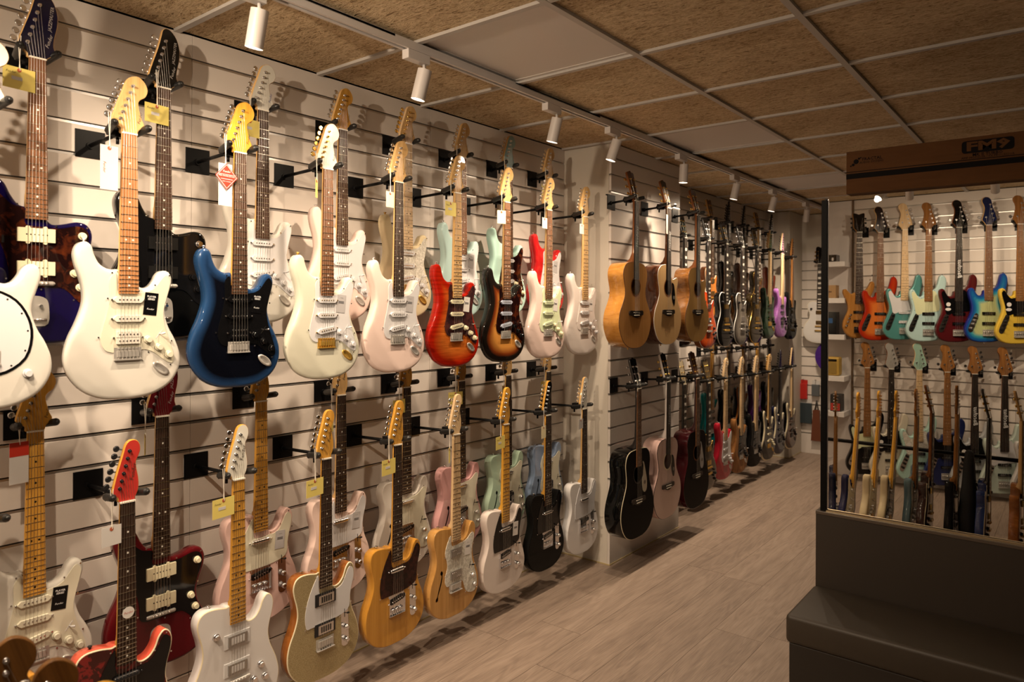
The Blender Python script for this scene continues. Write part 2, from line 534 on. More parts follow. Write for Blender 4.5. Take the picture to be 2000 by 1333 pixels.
# ceiling: wood-wool tiles in a lay-in grid, with a few white light panels (off)
ce = solid('ceiling', (-0.1, BACK_Y - 0.1, H + 0.03), (RIGHT_X + 0.1, YE + 0.1, H + 0.06), m_groove_back)
gx = [0.0, 0.57, 1.17, 1.77, 2.37, 2.97, 3.57, 4.17, RIGHT_X]
gy = [BACK_Y] + [1.22 + 0.6 * k for k in range(-3, 11)] + [YE]
cl = Vector(ce.location)
for ix in range(len(gx) - 1):
    for iy in range(len(gy) - 1):
        x0, x1, y0, y1 = gx[ix], gx[ix + 1], gy[iy], gy[iy + 1]
        if x1 - x0 < 0.02 or y1 - y0 < 0.02:
            continue
        is_panel = ix == 1 and any(abs(y0 - p) < 0.01 for p in (0.02, 1.82, 3.62, 5.42))
        hx, hy = round((x1 - x0) / 2 - 0.001, 4), round((y1 - y0) / 2 - 0.001, 4)
        me = box_mesh('tile', (-hx, -hy, 0), (hx, hy, 0.016))
        part('light_panel' if is_panel else 'ceiling_tile', me, ce, m_panel if is_panel else m_woodwool,
             Vector(((x0 + x1) / 2, (y0 + y1) / 2, H + 0.006)) - cl)
        if is_panel:   # narrow raised rim of the panel
            bm = bmesh.new()
            for lo, hi in (((-hx + .012, -hy + .012, -.002), (hx - .012, -hy + .03, 0)), ((-hx + .012, hy - .03, -.002), (hx - .012, hy - .012, 0)),
                           ((-hx + .012, -hy + .03, -.002), (-hx + .03, hy - .03, 0)), ((hx - .03, -hy + .03, -.002), (hx - .012, hy - .03, 0))):
                add_box(bm, lo, hi)
            part('panel_rim', finish(bm, 'rim'), ce, m_panel, Vector(((x0 + x1) / 2, (y0 + y1) / 2, H + 0.006)) - cl)
for x in gx[1:-1]:
    me = box_mesh('bar', (-0.012, BACK_Y, -0.006), (0.012, YE, 0.006))
    part('main_bar', me, ce, m_tbar, Vector((x, 0, H)) - cl)
for ix in range(len(gx) - 1):
    for y in gy[1:-1]:
        a, b = gx[ix] + (0.012 if ix else 0), gx[ix + 1] - 0.012
        me = box_mesh('bar', (0, -0.011, -0.005), (round(b - a, 4), 0.011, 0.006))
        part('cross_bar', me, ce, m_tbar, Vector((a, y, H)) - cl)

# ------------------------------------------------------------------ track lights
def track(name, label, p0, p1):
    p0, p1 = Vector(p0), Vector(p1)
    L = (p1 - p0).length
    t = thing(name, p0, math.atan2(p1.y - p0.y, p1.x - p0.x), label, 'light track')
    bm = bmesh.new()
    add_box(bm, (0, -0.018, -0.030), (L, -0.007, 0.0)); add_box(bm, (0, 0.007, -0.030), (L, 0.018, 0.0)); add_box(bm, (0, -0.018, -0.008), (L, 0.018, 0.0))
    part('rail', finish(bm, 'rail'), t, m_white)
    part('rail_slot', box_mesh('slot', (0, -0.007, -0.012), (round(L, 3), 0.007, -0.0085)), t, m_dark)
    return t

def lamp_optics(ld):
    """the reflector's beam: full in the middle, a soft spill to the sides (like an IES profile)"""
    ld.use_nodes = True
    nt = ld.node_tree
    em = nt.nodes['Emission']
    tc = nt.nodes.new('ShaderNodeTexCoord')
    sx = nt.nodes.new('ShaderNodeSeparateXYZ')
    ab = nt.nodes.new('ShaderNodeMath'); ab.operation = 'ABSOLUTE'
    rp = ramp(nt, BEAM)
    nt.links.new(tc.outputs['Normal'], sx.inputs[0])
    nt.links.new(sx.outputs['Z'], ab.inputs[0])
    nt.links.new(ab.outputs[0], rp.inputs[0])
    nt.links.new(rp.outputs[0], em.inputs['Strength'])

def track_spot(pos, aim, along, watt, label, group, size=172):
    """adapter box on the rail, stem, tilted cylinder with a glowing lens; its lamp sits at the lens"""
    pos, aim = Vector(pos), Vector(aim)
    t = thing('track_spotlight', pos, 0, label, 'spotlight', group)
    rz = 0 if along == 'x' else math.pi / 2
    part('adapter', box_mesh('adapter', (-0.055, -0.017, -0.034), (0.055, 0.017, 0.0), 0.002), t, m_white, (0, 0, 0), (0, 0, rz))
    bm = bmesh.new()
    add_tube(bm, (0, 0, -0.034), (0, 0, -0.062), 0.006, seg=8)
    so = Vector((0, 0.04, 0)) if along == 'y' else Vector((0.04, 0, 0))
    part('stem', finish(bm, 'stem'), t, m_white, so)
    d = (aim - (pos + so + Vector((0, 0, -0.064)))).normalized()
    q = Vector((0, 0, -1)).rotation_difference(d)
    def cyl():
        bm = bmesh.new()
        add_tube(bm, (0, 0, 0.012), (0, 0, -0.100), 0.0265, 0.0265, 20, 0, False)
        bm.faces.new([bm.verts.new((0.0265 * math.cos(a * math.pi / 10), 0.0265 * math.sin(a * math.pi / 10), 0.012)) for a in range(20)])
        # inner wall of the lip
        add_tube(bm, (0, 0, -0.100), (0, 0, -0.092), 0.0265, 0.0235, 20, 0, False)
        return finish(bm, 'can')
    can = part('can', cached('can', cyl), t, m_white, so + Vector((0, 0, -0.064)), q.to_euler())
    def lens():
        bm = bmesh.new()
        bm.faces.new([bm.verts.new((0.0245 * math.cos(a * math.pi / 10), 0.0245 * math.sin(a * math.pi / 10), -0.0925)) for a in range(20)])
        return finish(bm, 'lens')
    glowm = plain('lens_glow', (0.9, 0.85, 0.8), 0.3, emit=(1.0, 0.86, 0.68), estr=12.0)
    part('lens', cached('lens', lens), can, glowm)
    ld = bpy.data.lights.new('spot_lamp', 'SPOT')
    ld.energy = watt
    ld.color = LIGHT_COL
    ld.spot_size = R(size)
    ld.spot_blend = 0.3
    ld.shadow_soft_size = 0.016
    lamp_optics(ld)
    lo = link(bpy.data.objects.new('lamp', ld))
    lo.parent = can
    lo.location = (0, 0, -0.113)
    return t

track('lighting_track', 'long white lighting track on the ceiling along the guitar wall', (0.585, BACK_Y + 0.1, H - 0.006), (0.585, 7.2, H - 0.006))
zt = H - 0.036
WS = [(-0.45, 0.12, 0.40, -0.3), (0.40, 0.10, 0.40, 0.5), (1.14, 0.10, 0.40, 1.12), (1.82, 0.12, 0.40, 1.66), (2.68, 0.10, 0.40, 2.62), (3.23, 0.06, 0.6, 3.0), (4.05, 0.50, 0.40, 4.08),
      (4.92, 0.12, 0.40, 4.85), (5.72, 0.12, 0.40, 5.6), (6.60, 0.30, 0.70, 7.1)]
WL = ['out of frame beyond', 'first', 'nearest white can spotlight on the long track, its lens bright', 'second white can spotlight from the camera on the long track, beside the large light panel',
      'white can spotlight hanging above the corner of the white pier', 'sharply tilted white can spotlight in front of the pier top', 'upright white can spotlight with round bright lens beside the acoustic guitars',
      'white can spotlight above the start of the far guitar rows', 'white can spotlight with bright lens near the far end of the track', 'farthest white can spotlight, next to the black mirror frame']
WL[0] = 'white can spotlight on the long track, behind the camera'
WL[1] = 'white can spotlight on the long track, just beside the camera'
for (y, ax, az, ay), lb in zip(WS, WL):
    track_spot((0.585, y, zt), (ax, ay, az), 'y', WALL_SPOT_W * (1.55 if y > 4.5 else 1.0), lb, 'spotlights along the guitar wall')
track('lighting_track', 'white lighting track across the ceiling seen in the mirror', (0.74, 0.02, H - 0.006), (3.9, 0.02, H - 0.006))
for x, ax, ay, az, wt, lb in [(1.35, 0.10, 1.7, 0.35, 68, 'white spotlight in the mirror turned towards us, its lens glaring'), (1.50, 1.35, BACK_Y, 1.25, BASS_SPOT_W, 'white can spotlight in the mirror overlapping the pale bass headstock'),
                          (2.01, 2.0, BACK_Y, 1.25, BASS_SPOT_W, 'white can spotlight in the mirror nearest the right edge'), (2.75, 2.7, BACK_Y, 1.2, BASS_SPOT_W, 'white can spotlight on the cross track, outside the mirror'),
                          (0.86, 0.25, 3.6, 0.50, 115, 'added white fill spotlight left of the camera, turned along the guitar wall'), (2.40, 0.05, 2.6, 0.3, 10, 'added white fill spotlight above the camera, turned to the guitar wall')]:  # last two cans are added, unseen fill lamps that brighten the guitar wall
    track_spot((x, 0.02, zt), (ax, ay, az), 'x', wt, lb, 'spotlights on the cross track')

# ------------------------------------------------------------------ guitar outlines (mm; right, up from the body's lowest point)
OUT = {
'strat': [(0, 0), (-60, 5), (-112, 30), (-148, 75), (-162, 125), (-153, 180), (-130, 235), (-114, 290), (-118, 340), (-133, 390), (-139, 425), (-131, 452), (-113, 462), (-97, 451), (-89, 425), (-77, 402), (-58, 388),
          (-36, 384), (-28, 386), (0, 378), (27, 366), (30, 346), (36, 336), (50, 332), (68, 338), (81, 354), (90, 372), (103, 385), (118, 386), (130, 374), (133, 350), (124, 316), (114, 280), (113, 252), (125, 212), (146, 172),
          (160, 128), (157, 82), (130, 38), (85, 11), (40, 1)],
'tele': [(0, 0), (-60, 4), (-115, 26), (-150, 68), (-162, 118), (-154, 170), (-132, 220), (-120, 262), (-123, 302), (-134, 342), (-138, 372), (-129, 398), (-107, 410), (-72, 409), (-40, 402), (-28, 404), (0, 398), (26, 385), (29, 355),
         (36, 337), (50, 332), (69, 339), (85, 359), (96, 386), (112, 402), (128, 396), (138, 373), (136, 342), (125, 302), (120, 266), (129, 222), (150, 172), (162, 118), (151, 67), (115, 26), (60, 4)],
'offset': [(25, 0), (-45, 5), (-112, 34), (-154, 86), (-168, 142), (-156, 202), (-130, 258), (-117, 305), (-120, 355), (-138, 405), (-143, 446), (-128, 474), (-100, 478), (-76, 459), (-62, 430), (-46, 406), (-30, 398), (0, 396), (26, 388), (31, 365),
           (46, 352), (76, 356), (110, 365), (138, 359), (153, 332), (150, 294), (136, 257), (126, 220), (132, 180), (150, 143), (166, 102), (160, 58), (130, 20), (82, 2)],
'single': [(0, 0), (-70, 6), (-128, 36), (-162, 88), (-167, 140), (-146, 195), (-114, 240), (-101, 280), (-108, 322), (-122, 360), (-121, 396), (-98, 424), (-62, 434), (-34, 428), (-27, 432), (0, 425), (25, 405), (28, 372), (38, 345), (58, 336), (78, 348), (94, 366),
           (108, 366), (117, 345), (112, 312), (102, 280), (114, 240), (146, 195), (167, 140), (162, 88), (128, 36), (70, 6)],
'om': [(0, 0), (-70, 6), (-132, 36), (-172, 90), (-188, 148), (-176, 208), (-142, 262), (-121, 305), (-122, 348), (-136, 392), (-141, 428), (-128, 462), (-96, 486), (-50, 495), (0, 496), (50, 495), (96, 486), (128, 462), (141, 428), (136, 392), (122, 348),
       (121, 305), (142, 262), (176, 208), (188, 148), (172, 90), (132, 36), (70, 6)],
'om_cut': [(0, 0), (-70, 6), (-132, 36), (-172, 90), (-188, 148), (-176, 208), (-142, 262), (-121, 305), (-122, 348), (-136, 392), (-141, 428), (-128, 462), (-96, 486), (-50, 495), (0, 496), (27, 492), (31, 465), (38, 430), (56, 410), (80, 408), (104, 417), (126, 416), (137, 398), (132, 370), (122, 345),
           (121, 305), (142, 262), (176, 208), (188, 148), (172, 90), (132, 36), (70, 6)],
'dread': [(0, 0), (-75, 5), (-140, 32), (-182, 85), (-198, 145), (-190, 205), (-165, 262), (-142, 310), (-136, 352), (-142, 398), (-146, 440), (-134, 480), (-104, 505), (-55, 513), (0, 514), (55, 513), (104, 505), (134, 480), (146, 440), (142, 398), (136, 352),
          (142, 310), (165, 262), (190, 205), (198, 145), (182, 85), (140, 32), (75, 5)],
'bass': [(25, 0), (-50, 6), (-115, 36), (-158, 88), (-172, 146), (-160, 210), (-132, 270), (-117, 325), (-120, 385), (-134, 440), (-142, 490), (-136, 530), (-116, 552), (-94, 545), (-84, 512), (-74, 470), (-56, 438), (-32, 428), (0, 424), (32, 414), (38, 388),
         (54, 374), (78, 380), (94, 402), (106, 428), (124, 436), (140, 422), (143, 388), (132, 338), (121, 292), (122, 246), (138, 198), (158, 150), (170, 104), (160, 56), (128, 18), (80, 2)],
'curvy_bass': [(15, 0), (-45, 8), (-96, 40), (-128, 92), (-130, 150), (-106, 205), (-84, 255), (-84, 310), (-104, 370), (-126, 430), (-132, 476), (-120, 500), (-100, 498), (-84, 470), (-66, 438), (-36, 420), (0, 412), (36, 404), (60, 392), (84, 412), (106, 434), (126, 430),
               (130, 400), (112, 350), (92, 296), (90, 246), (108, 196), (126, 148), (130, 96), (106, 42), (64, 8)],
}
HEADS = {
'strat': [(-21, 0), (-24, 14), (-44, 29), (-47, 40), (-37, 75), (-19, 125), (-7, 158), (7, 172), (28, 176), (46, 162), (54, 140), (47, 119), (33, 108), (27, 97), (30, 75), (37, 50), (44, 36), (41, 27), (28, 13), (21, 0)],
'tele': [(-21, 0), (-25, 13), (-38, 28), (-39, 40), (-30, 80), (-13, 138), (-4, 168), (8, 180), (24, 180), (35, 169), (38, 150), (33, 132), (26, 117), (27, 95), (32, 70), (34, 46), (31, 25), (24, 10), (21, 0)],
'big': [(-21, 0), (-26, 11), (-45, 29), (-47, 42), (-35, 82), (-19, 132), (-9, 172), (-4, 192), (8, 201), (25, 196), (43, 174), (53, 140), (52, 105), (45, 70), (43, 46), (47, 30), (40, 17), (28, 7), (21, 0)],
'book': [(-21, 0), (-24, 14), (-36, 34), (-41, 60), (-43, 110), (-46, 160), (-40, 178), (-24, 182), (-8, 176), (0, 170), (8, 176), (24, 182), (40, 178), (46, 160), (43, 110), (41, 60), (36, 34), (24, 14), (21, 0)],
'slope': [(-22, 0), (-24, 12), (-32, 30), (-33, 60), (-35, 120), (-37, 165), (-30, 176), (-14, 178), (0, 186), (14, 178), (30, 176), (37, 165), (35, 120), (33, 60), (32, 30), (24, 12), (22, 0)],
'point': [(-21, 0), (-24, 12), (-40, 30), (-42, 44), (-30, 90), (-12, 150), (4, 195), (14, 200), (20, 185), (22, 140), (26, 90), (32, 50), (32, 30), (24, 12), (21, 0)],
'bass': [(-21, 0), (-25, 16), (-54, 34), (-58, 50), (-48, 92), (-30, 140), (-22, 178), (-14, 205), (4, 222), (30, 224), (48, 208), (50, 184), (38, 160), (33, 130), (38, 92), (46, 60), (50, 44), (44, 32), (28, 14), (21, 0)],
'curvy_bass': [(-24, 0), (-27, 16), (-46, 40), (-44, 100), (-50, 150), (-46, 172), (-20, 168), (0, 160), (20, 168), (46, 172), (50, 150), (44, 100), (46, 40), (27, 16), (24, 0)],
}
# nut to lowest point, scale length, frets, half widths at nut and at board end, body depth, edge radius, board start of the neck heel
GEO = {
'strat': dict(L=788, scale=648, frets=22, wn=21, wb=28.5, depth=45, rad=11, tilt=0),
'tele': dict(L=822, scale=655, frets=22, wn=21, wb=28.5, depth=45, rad=3.5, tilt=0),
'offset': dict(L=828, scale=652, frets=21, wn=21, wb=28.5, depth=45, rad=11, tilt=0),
'single': dict(L=815, scale=640, frets=22, wn=21, wb=28, depth=50, rad=4, tilt=12),
'om': dict(L=846, scale=645, frets=20, wn=22, wb=28, depth=104, rad=2.5, tilt=14),
'om_cut': dict(L=846, scale=645, frets=20, wn=22, wb=28, depth=104, rad=2.5, tilt=14),
'dread': dict(L=862, scale=645, frets=20, wn=22, wb=28, depth=108, rad=2.5, tilt=14),
'bass': dict(L=935, scale=864, frets=20, wn=21, wb=32, depth=43, rad=9, tilt=0),
'curvy_bass': dict(L=935, scale=864, frets=22, wn=23, wb=34, depth=46, rad=14, tilt=8),
}

def spline(pts, n=4):
    out = []
    k = len(pts)
    for i in range(k):
        p0, p1, p2, p3 = pts[i - 1], pts[i], pts[(i + 1) % k], pts[(i + 2) % k]
        for j in range(n):
            t = j / n
            out.append(tuple(0.5 * ((2 * p1[c]) + (-p0[c] + p2[c]) * t + (2 * p0[c] - 5 * p1[c] + 4 * p2[c] - p3[c]) * t * t + (-p0[c] + 3 * p1[c] - 3 * p2[c] + p3[c]) * t ** 3) for c in (0, 1)))
    return out

def normals(pts):
    k = len(pts)
    ns = []
    for i in range(k):
        tx, ty = pts[(i + 1) % k][0] - pts[i - 1][0], pts[(i + 1) % k][1] - pts[i - 1][1]
        l = math.hypot(tx, ty) or 1
        ns.append((-ty / l, tx / l))
    return ns

def inside(p, poly):
    x, y = p
    c = False
    j = len(poly) - 1
    for i in range(len(poly)):
        if (poly[i][1] > y) != (poly[j][1] > y) and x < (poly[j][0] - poly[i][0]) * (y - poly[i][1]) / (poly[j][1] - poly[i][1]) + poly[i][0]:
            c = not c
        j = i
    return c

def seg_dist(p, poly):
    best = 1e9
    for i in range(0, len(poly)):
        q = poly[i]
        d = (p[0] - q[0]) ** 2 + (p[1] - q[1]) ** 2
        if d < best:
            best = d
    return math.sqrt(best)

def shell(outline, depth, rad, zoff, n=4, grid=16, holes=(), dip=None, arch=0.0, front=0.0, segs=3):
    """a solid body: rounded rim, triangulated face (slot 0), rim rounding (slot 1), sides and back (slot 2).
    rim attribute = distance to the rim in metres, for lacquer that shades towards the edge"""
    pts = spline(outline, n)
    ns = normals(pts)
    bm = bmesh.new()
    rim = bm.verts.layers.float.new('rim')
    def X(w_, h_, base):
        d = 0.0
        if dip:
            d -= dip(w_, h_)
        return base + d
    def ring(inset, x, r, moved):
        vs = []
        for (a, b), (nx, ny) in zip(pts, ns):
            a2, b2 = a - nx * inset, b - ny * inset
            v = bm.verts.new(((X(a, b, x) if moved else x) / 1000 + front, a2 / 1000, (b2 - zoff) / 1000))
            v[rim] = r
            vs.append(v)
        return vs
    rings = []
    for i in range(segs + 1):
        t = math.pi / 2 * i / segs
        rings.append((ring(rad * (1 - math.sin(t)), -rad * (1 - math.cos(t)), rad / 1000 * (1 - math.sin(t)), True), 1))
    rings.append((ring(0, -(depth - rad * 0.8), 0.0, False), 2))
    rings.append((ring(rad * 0.8, -depth, 0.0, False), 2))
    for (A, _), (B, mi) in zip(rings, rings[1:]):
        for i in range(len(A)):
            j = (i + 1) % len(A)
            f = bm.faces.new((A[i], A[j], B[j], B[i]))
            f.smooth = True
            f.material_index = mi
    f = bm.faces.new(rings[-1][0][::-1])
    f.material_index = 2
    # face
    face_ring = [(v.co.y * 1000, v.co.z * 1000 + zoff) for v in rings[0][0]]
    v2 = [Vector(p) for p in face_ring]
    k = len(v2)
    edges = [(i, (i + 1) % k) for i in range(k)]
    for hole in holes:
        b0 = len(v2)
        v2 += [Vector(p) for p in hole]
        edges += [(b0 + i, b0 + (i + 1) % len(hole)) for i in range(len(hole))]
    if grid:
        xs = [p[0] for p in face_ring]; ys = [p[1] for p in face_ring]
        gy_ = min(ys) + grid / 2
        while gy_ < max(ys):
            gx_ = min(xs) + grid / 2
            while gx_ < max(xs):
                if inside((gx_, gy_), face_ring) and seg_dist((gx_, gy_), face_ring) > grid * 0.45 and not any(inside((gx_, gy_), h) or seg_dist((gx_, gy_), h) < grid * .3 for h in holes):
                    v2.append(Vector((gx_, gy_)))
                gx_ += grid
            gy_ += grid
    ov, oe, of, _, _, _ = delaunay_2d_cdt(v2, edges, [list(range(k))], 1, 0.01)
    key = {(round(p[0], 2), round(p[1], 2)): v for p, v in zip(face_ring, rings[0][0])}
    vm = []
    for p in ov:
        kk = (round(p.x, 2), round(p.y, 2))
        v = key.get(kk)
        if v is None:
            dist = seg_dist((p.x, p.y), pts)
            x = X(p.x, p.y, 0.0)
            if arch:
                x += arch * (1 - math.exp(-dist / 28.0))
            v = bm.verts.new((x / 1000 + front, p.x / 1000, (p.y - zoff) / 1000))
            v[rim] = dist / 1000
        vm.append(v)
    for tri in of:
        cx = sum(ov[i].x for i in tri) / 3; cy = sum(ov[i].y for i in tri) / 3
        if any(inside((cx, cy), h) for h in holes):
            continue
        try:
            f = bm.faces.new([vm[i] for i in tri])
            f.smooth = bool(dip or arch)
            f.material_index = 0
        except ValueError:
            pass
    return finish(bm, 'shell', 3)

def strat_dip(w_, h_):
    # forearm contour at the lower left of the face
    s = (-(w_ + 20) * 0.80 - (h_ - 60) * 0.60) - 12
    return max(0.0, s) * 0.20

def plate(outline, d0, d1, zoff, n=3, smooth_outline=True):
    pts = spline(outline, n) if smooth_outline else outline
    bm = bmesh.new()
    A = [bm.verts.new((d1 / 1000, a / 1000, (b - zoff) / 1000)) for a, b in pts]
    B = [bm.verts.new((d0 / 1000, a / 1000, (b - zoff) / 1000)) for a, b in pts]
    bm.faces.new(A)
    for i in range(len(A)):
        j = (i + 1) % len(A)
        bm.faces.new((A[i], B[i], B[j], A[j]))
    return finish(bm, 'plate')

def grow(outline, by, n=3, smooth_outline=True):
    pts = spline(outline, n) if smooth_outline else outline
    ns = normals(pts)
    return [(a + nx * by, b + ny * by) for (a, b), (nx, ny) in zip(pts, ns)]

def fret_pos(scale, n):
    return scale * (1 - 2 ** (-n / 12))

def width_at(g, s):      # half width of the board at distance s below the nut
    e = fret_pos(g['scale'], g['frets']) + 8
    return g['wn'] + (g['wb'] - g['wn']) * min(1, s / e)

TOP = {'om': 7.0, 'om_cut': 7.0, 'dread': 7.0, 'single': 13.0}
def board_top(kind):
    return TOP.get(kind, 9.5)

def neck_mesh(kind):
    def fn():
        g = GEO[kind]
        e = fret_pos(g['scale'], g['frets']) + 8
        top = board_top(kind) - 5.0
        heel = {'om': 358, 'om_cut': 358, 'dread': 352}.get(kind, e - 70)
        st = [(0, 19), (60, 19), (heel * 0.6, 21), (heel - 22, 23), (heel - 4, 30), (heel + 2, 40), (min(e, heel + 40), 40)]
        if kind in ('om', 'om_cut', 'dread'):
            st = [(0, 19), (60, 19), (heel * 0.6, 21), (heel - 60, 24), (heel - 28, 40), (heel - 10, 66), (heel - 0.5, 84)]
        bm = bmesh.new()
        prev = None
        for s, dp in st:
            w_ = width_at(g, s)
            if kind in ('om', 'om_cut', 'dread') and dp > 30:
                w_ *= 1.0
            vs = []
            for i in range(9):
                t = math.pi * i / 8
                vs.append(bm.verts.new(((top - dp * math.sin(t) ** 0.8) / 1000, -w_ * math.cos(t) / 1000, -s / 1000)))
            if prev:
                for i in range(8):
                    f = bm.faces.new((prev[i], prev[i + 1], vs[i + 1], vs[i])); f.smooth = True
                bm.faces.new((prev[8], prev[0], vs[0], vs[8]))
            else:
                bm.faces.new(vs)
            prev = vs
        bm.faces.new(prev[::-1])
        return finish(bm, 'neck')
    return cached(('neck', kind), fn)

def board_mesh(kind):
    def fn():
        g = GEO[kind]
        e = fret_pos(g['scale'], g['frets']) + 8
        t = board_top(kind)
        bm = bmesh.new()
        vs = []
        for s in (0, e):
            w_ = width_at(g, s)
            vs.append([bm.verts.new((x / 1000, y / 1000, -s / 1000)) for x, y in ((t - 5, -w_), (t - 1.2, -w_), (t - 0.2, -w_ * .6), (t, 0), (t - 0.2, w_ * .6), (t - 1.2, w_), (t - 5, w_))])
        for i in range(7):
            j = (i + 1) % 7
            bm.faces.new((vs[0][i], vs[0][j], vs[1][j], vs[1][i]))
        bm.faces.new(vs[0]); bm.faces.new(vs[1][::-1])
        return finish(bm, 'board')
    return cached(('board', kind), fn)

def frets_mesh(kind):
    def fn():
        g = GEO[kind]
        t = board_top(kind)
        bm = bmesh.new()
        for n in range(1, g['frets'] + 1):
            s = fret_pos(g['scale'], n)
            w_ = width_at(g, s) - 0.4
            add_box(bm, ((t - 1.6) / 1000, -w_ / 1000, (-s - 0.9) / 1000), ((t + 0.8) / 1000, w_ / 1000, (-s + 0.9) / 1000))
        return finish(bm, 'frets')
    return cached(('frets', kind), fn)

def inlay_mesh(kind, style):
    def fn():
        g = GEO[kind]
        t = board_top(kind) + 0.25
        bm = bmesh.new()
        for n in (3, 5, 7, 9, 12, 15, 17, 19, 21):
            if n > g['frets']:
                continue
            s = (fret_pos(g['scale'], n) + fret_pos(g['scale'], n - 1)) / 2
            if style == 'block':
                w_ = width_at(g, s) * 0.62
                hgt = (fret_pos(g['scale'], n) - fret_pos(g['scale'], n - 1)) * 0.34
                add_box(bm, ((t - 1) / 1000, -w_ / 1000, (-s - hgt) / 1000), (t / 1000, w_ / 1000, (-s + hgt) / 1000))
            else:
                for off in ((-10, 10) if n == 12 else (0,)):
                    add_tube(bm, ((t - 1) / 1000, off / 1000, -s / 1000), (t / 1000, off / 1000, -s / 1000), 0.0031, seg=8)
        return finish(bm, 'inlays')
    return cached(('inlays', kind, style), fn)

def nut_mesh(kind):
    g = GEO[kind]; t = board_top(kind)
    return box_mesh('nut', ((t - 6) / 1000, -(g['wn'] + .3) / 1000, -0.001), ((t + 1.8) / 1000, (g['wn'] + .3) / 1000, 0.0035))

def strings_mesh(kind, n, z_end, posts, ht):
    def fn():
        g = GEO[kind]
        t = board_top(kind)
        bm = bmesh.new()
        sp = g['wn'] * 2 * 0.82
        for i in range(n):
            f = i / (n - 1) - 0.5
            y0 = f * sp; y1 = f * (52 if n != 4 else 58)
            r = (0.00075 - 0.0003 * i / n) * (1.6 if 'bass' in kind else 1.0)
            add_tube(bm, ((t + 1.8) / 1000, y0 / 1000, 0.001), ((t + 4.5) / 1000, y1 / 1000, z_end), r, seg=3, caps=False)
            if posts:
                py, pz = posts[i]
                x0 = (t + 1.8) / 1000
                add_tube(bm, (x0, y0 / 1000, 0.001), (ht / 1000 + 0.006 - math.sin(R(g['tilt'])) * pz / 1000, py / 1000, pz / 1000 * math.cos(R(g['tilt']))), r * 0.8, seg=3, caps=False)
        return finish(bm, 'strings')
    return cached(('strings', kind, n, bool(posts)), fn)

def tuner_mesh(side, big=1.0):
    def fn():
        bm = bmesh.new()
        b = big
        add_tube(bm, (-0.014, 0, 0), (0.003, 0, 0), 0.0052 * b, seg=10)
        add_tube(bm, (0.003, 0, 0), (0.010, 0, 0), 0.0033 * b, seg=8)
        add_tube(bm, (-0.0165, 0, 0), (-0.0165, side * 0.024 * b, 0.0), 0.0022 * b, seg=6)
        add_box(bm, (-0.0225, min(0, side * .008), -.006 * b), (-0.0125, max(0, side * .008), .006 * b))
        # button: a flattened oval
        c = side * 0.031 * b
        for k in range(2):
            add_tube(bm, (-0.0165 + (k - 0.5) * 0.006, c, 0), (-0.0165 - (k - .5) * 0.0, c, 0), 0.0072 * b, 0.0095 * b, 12)
        return finish(bm, 'tuner')
    return cached(('tuner', side, big), fn)

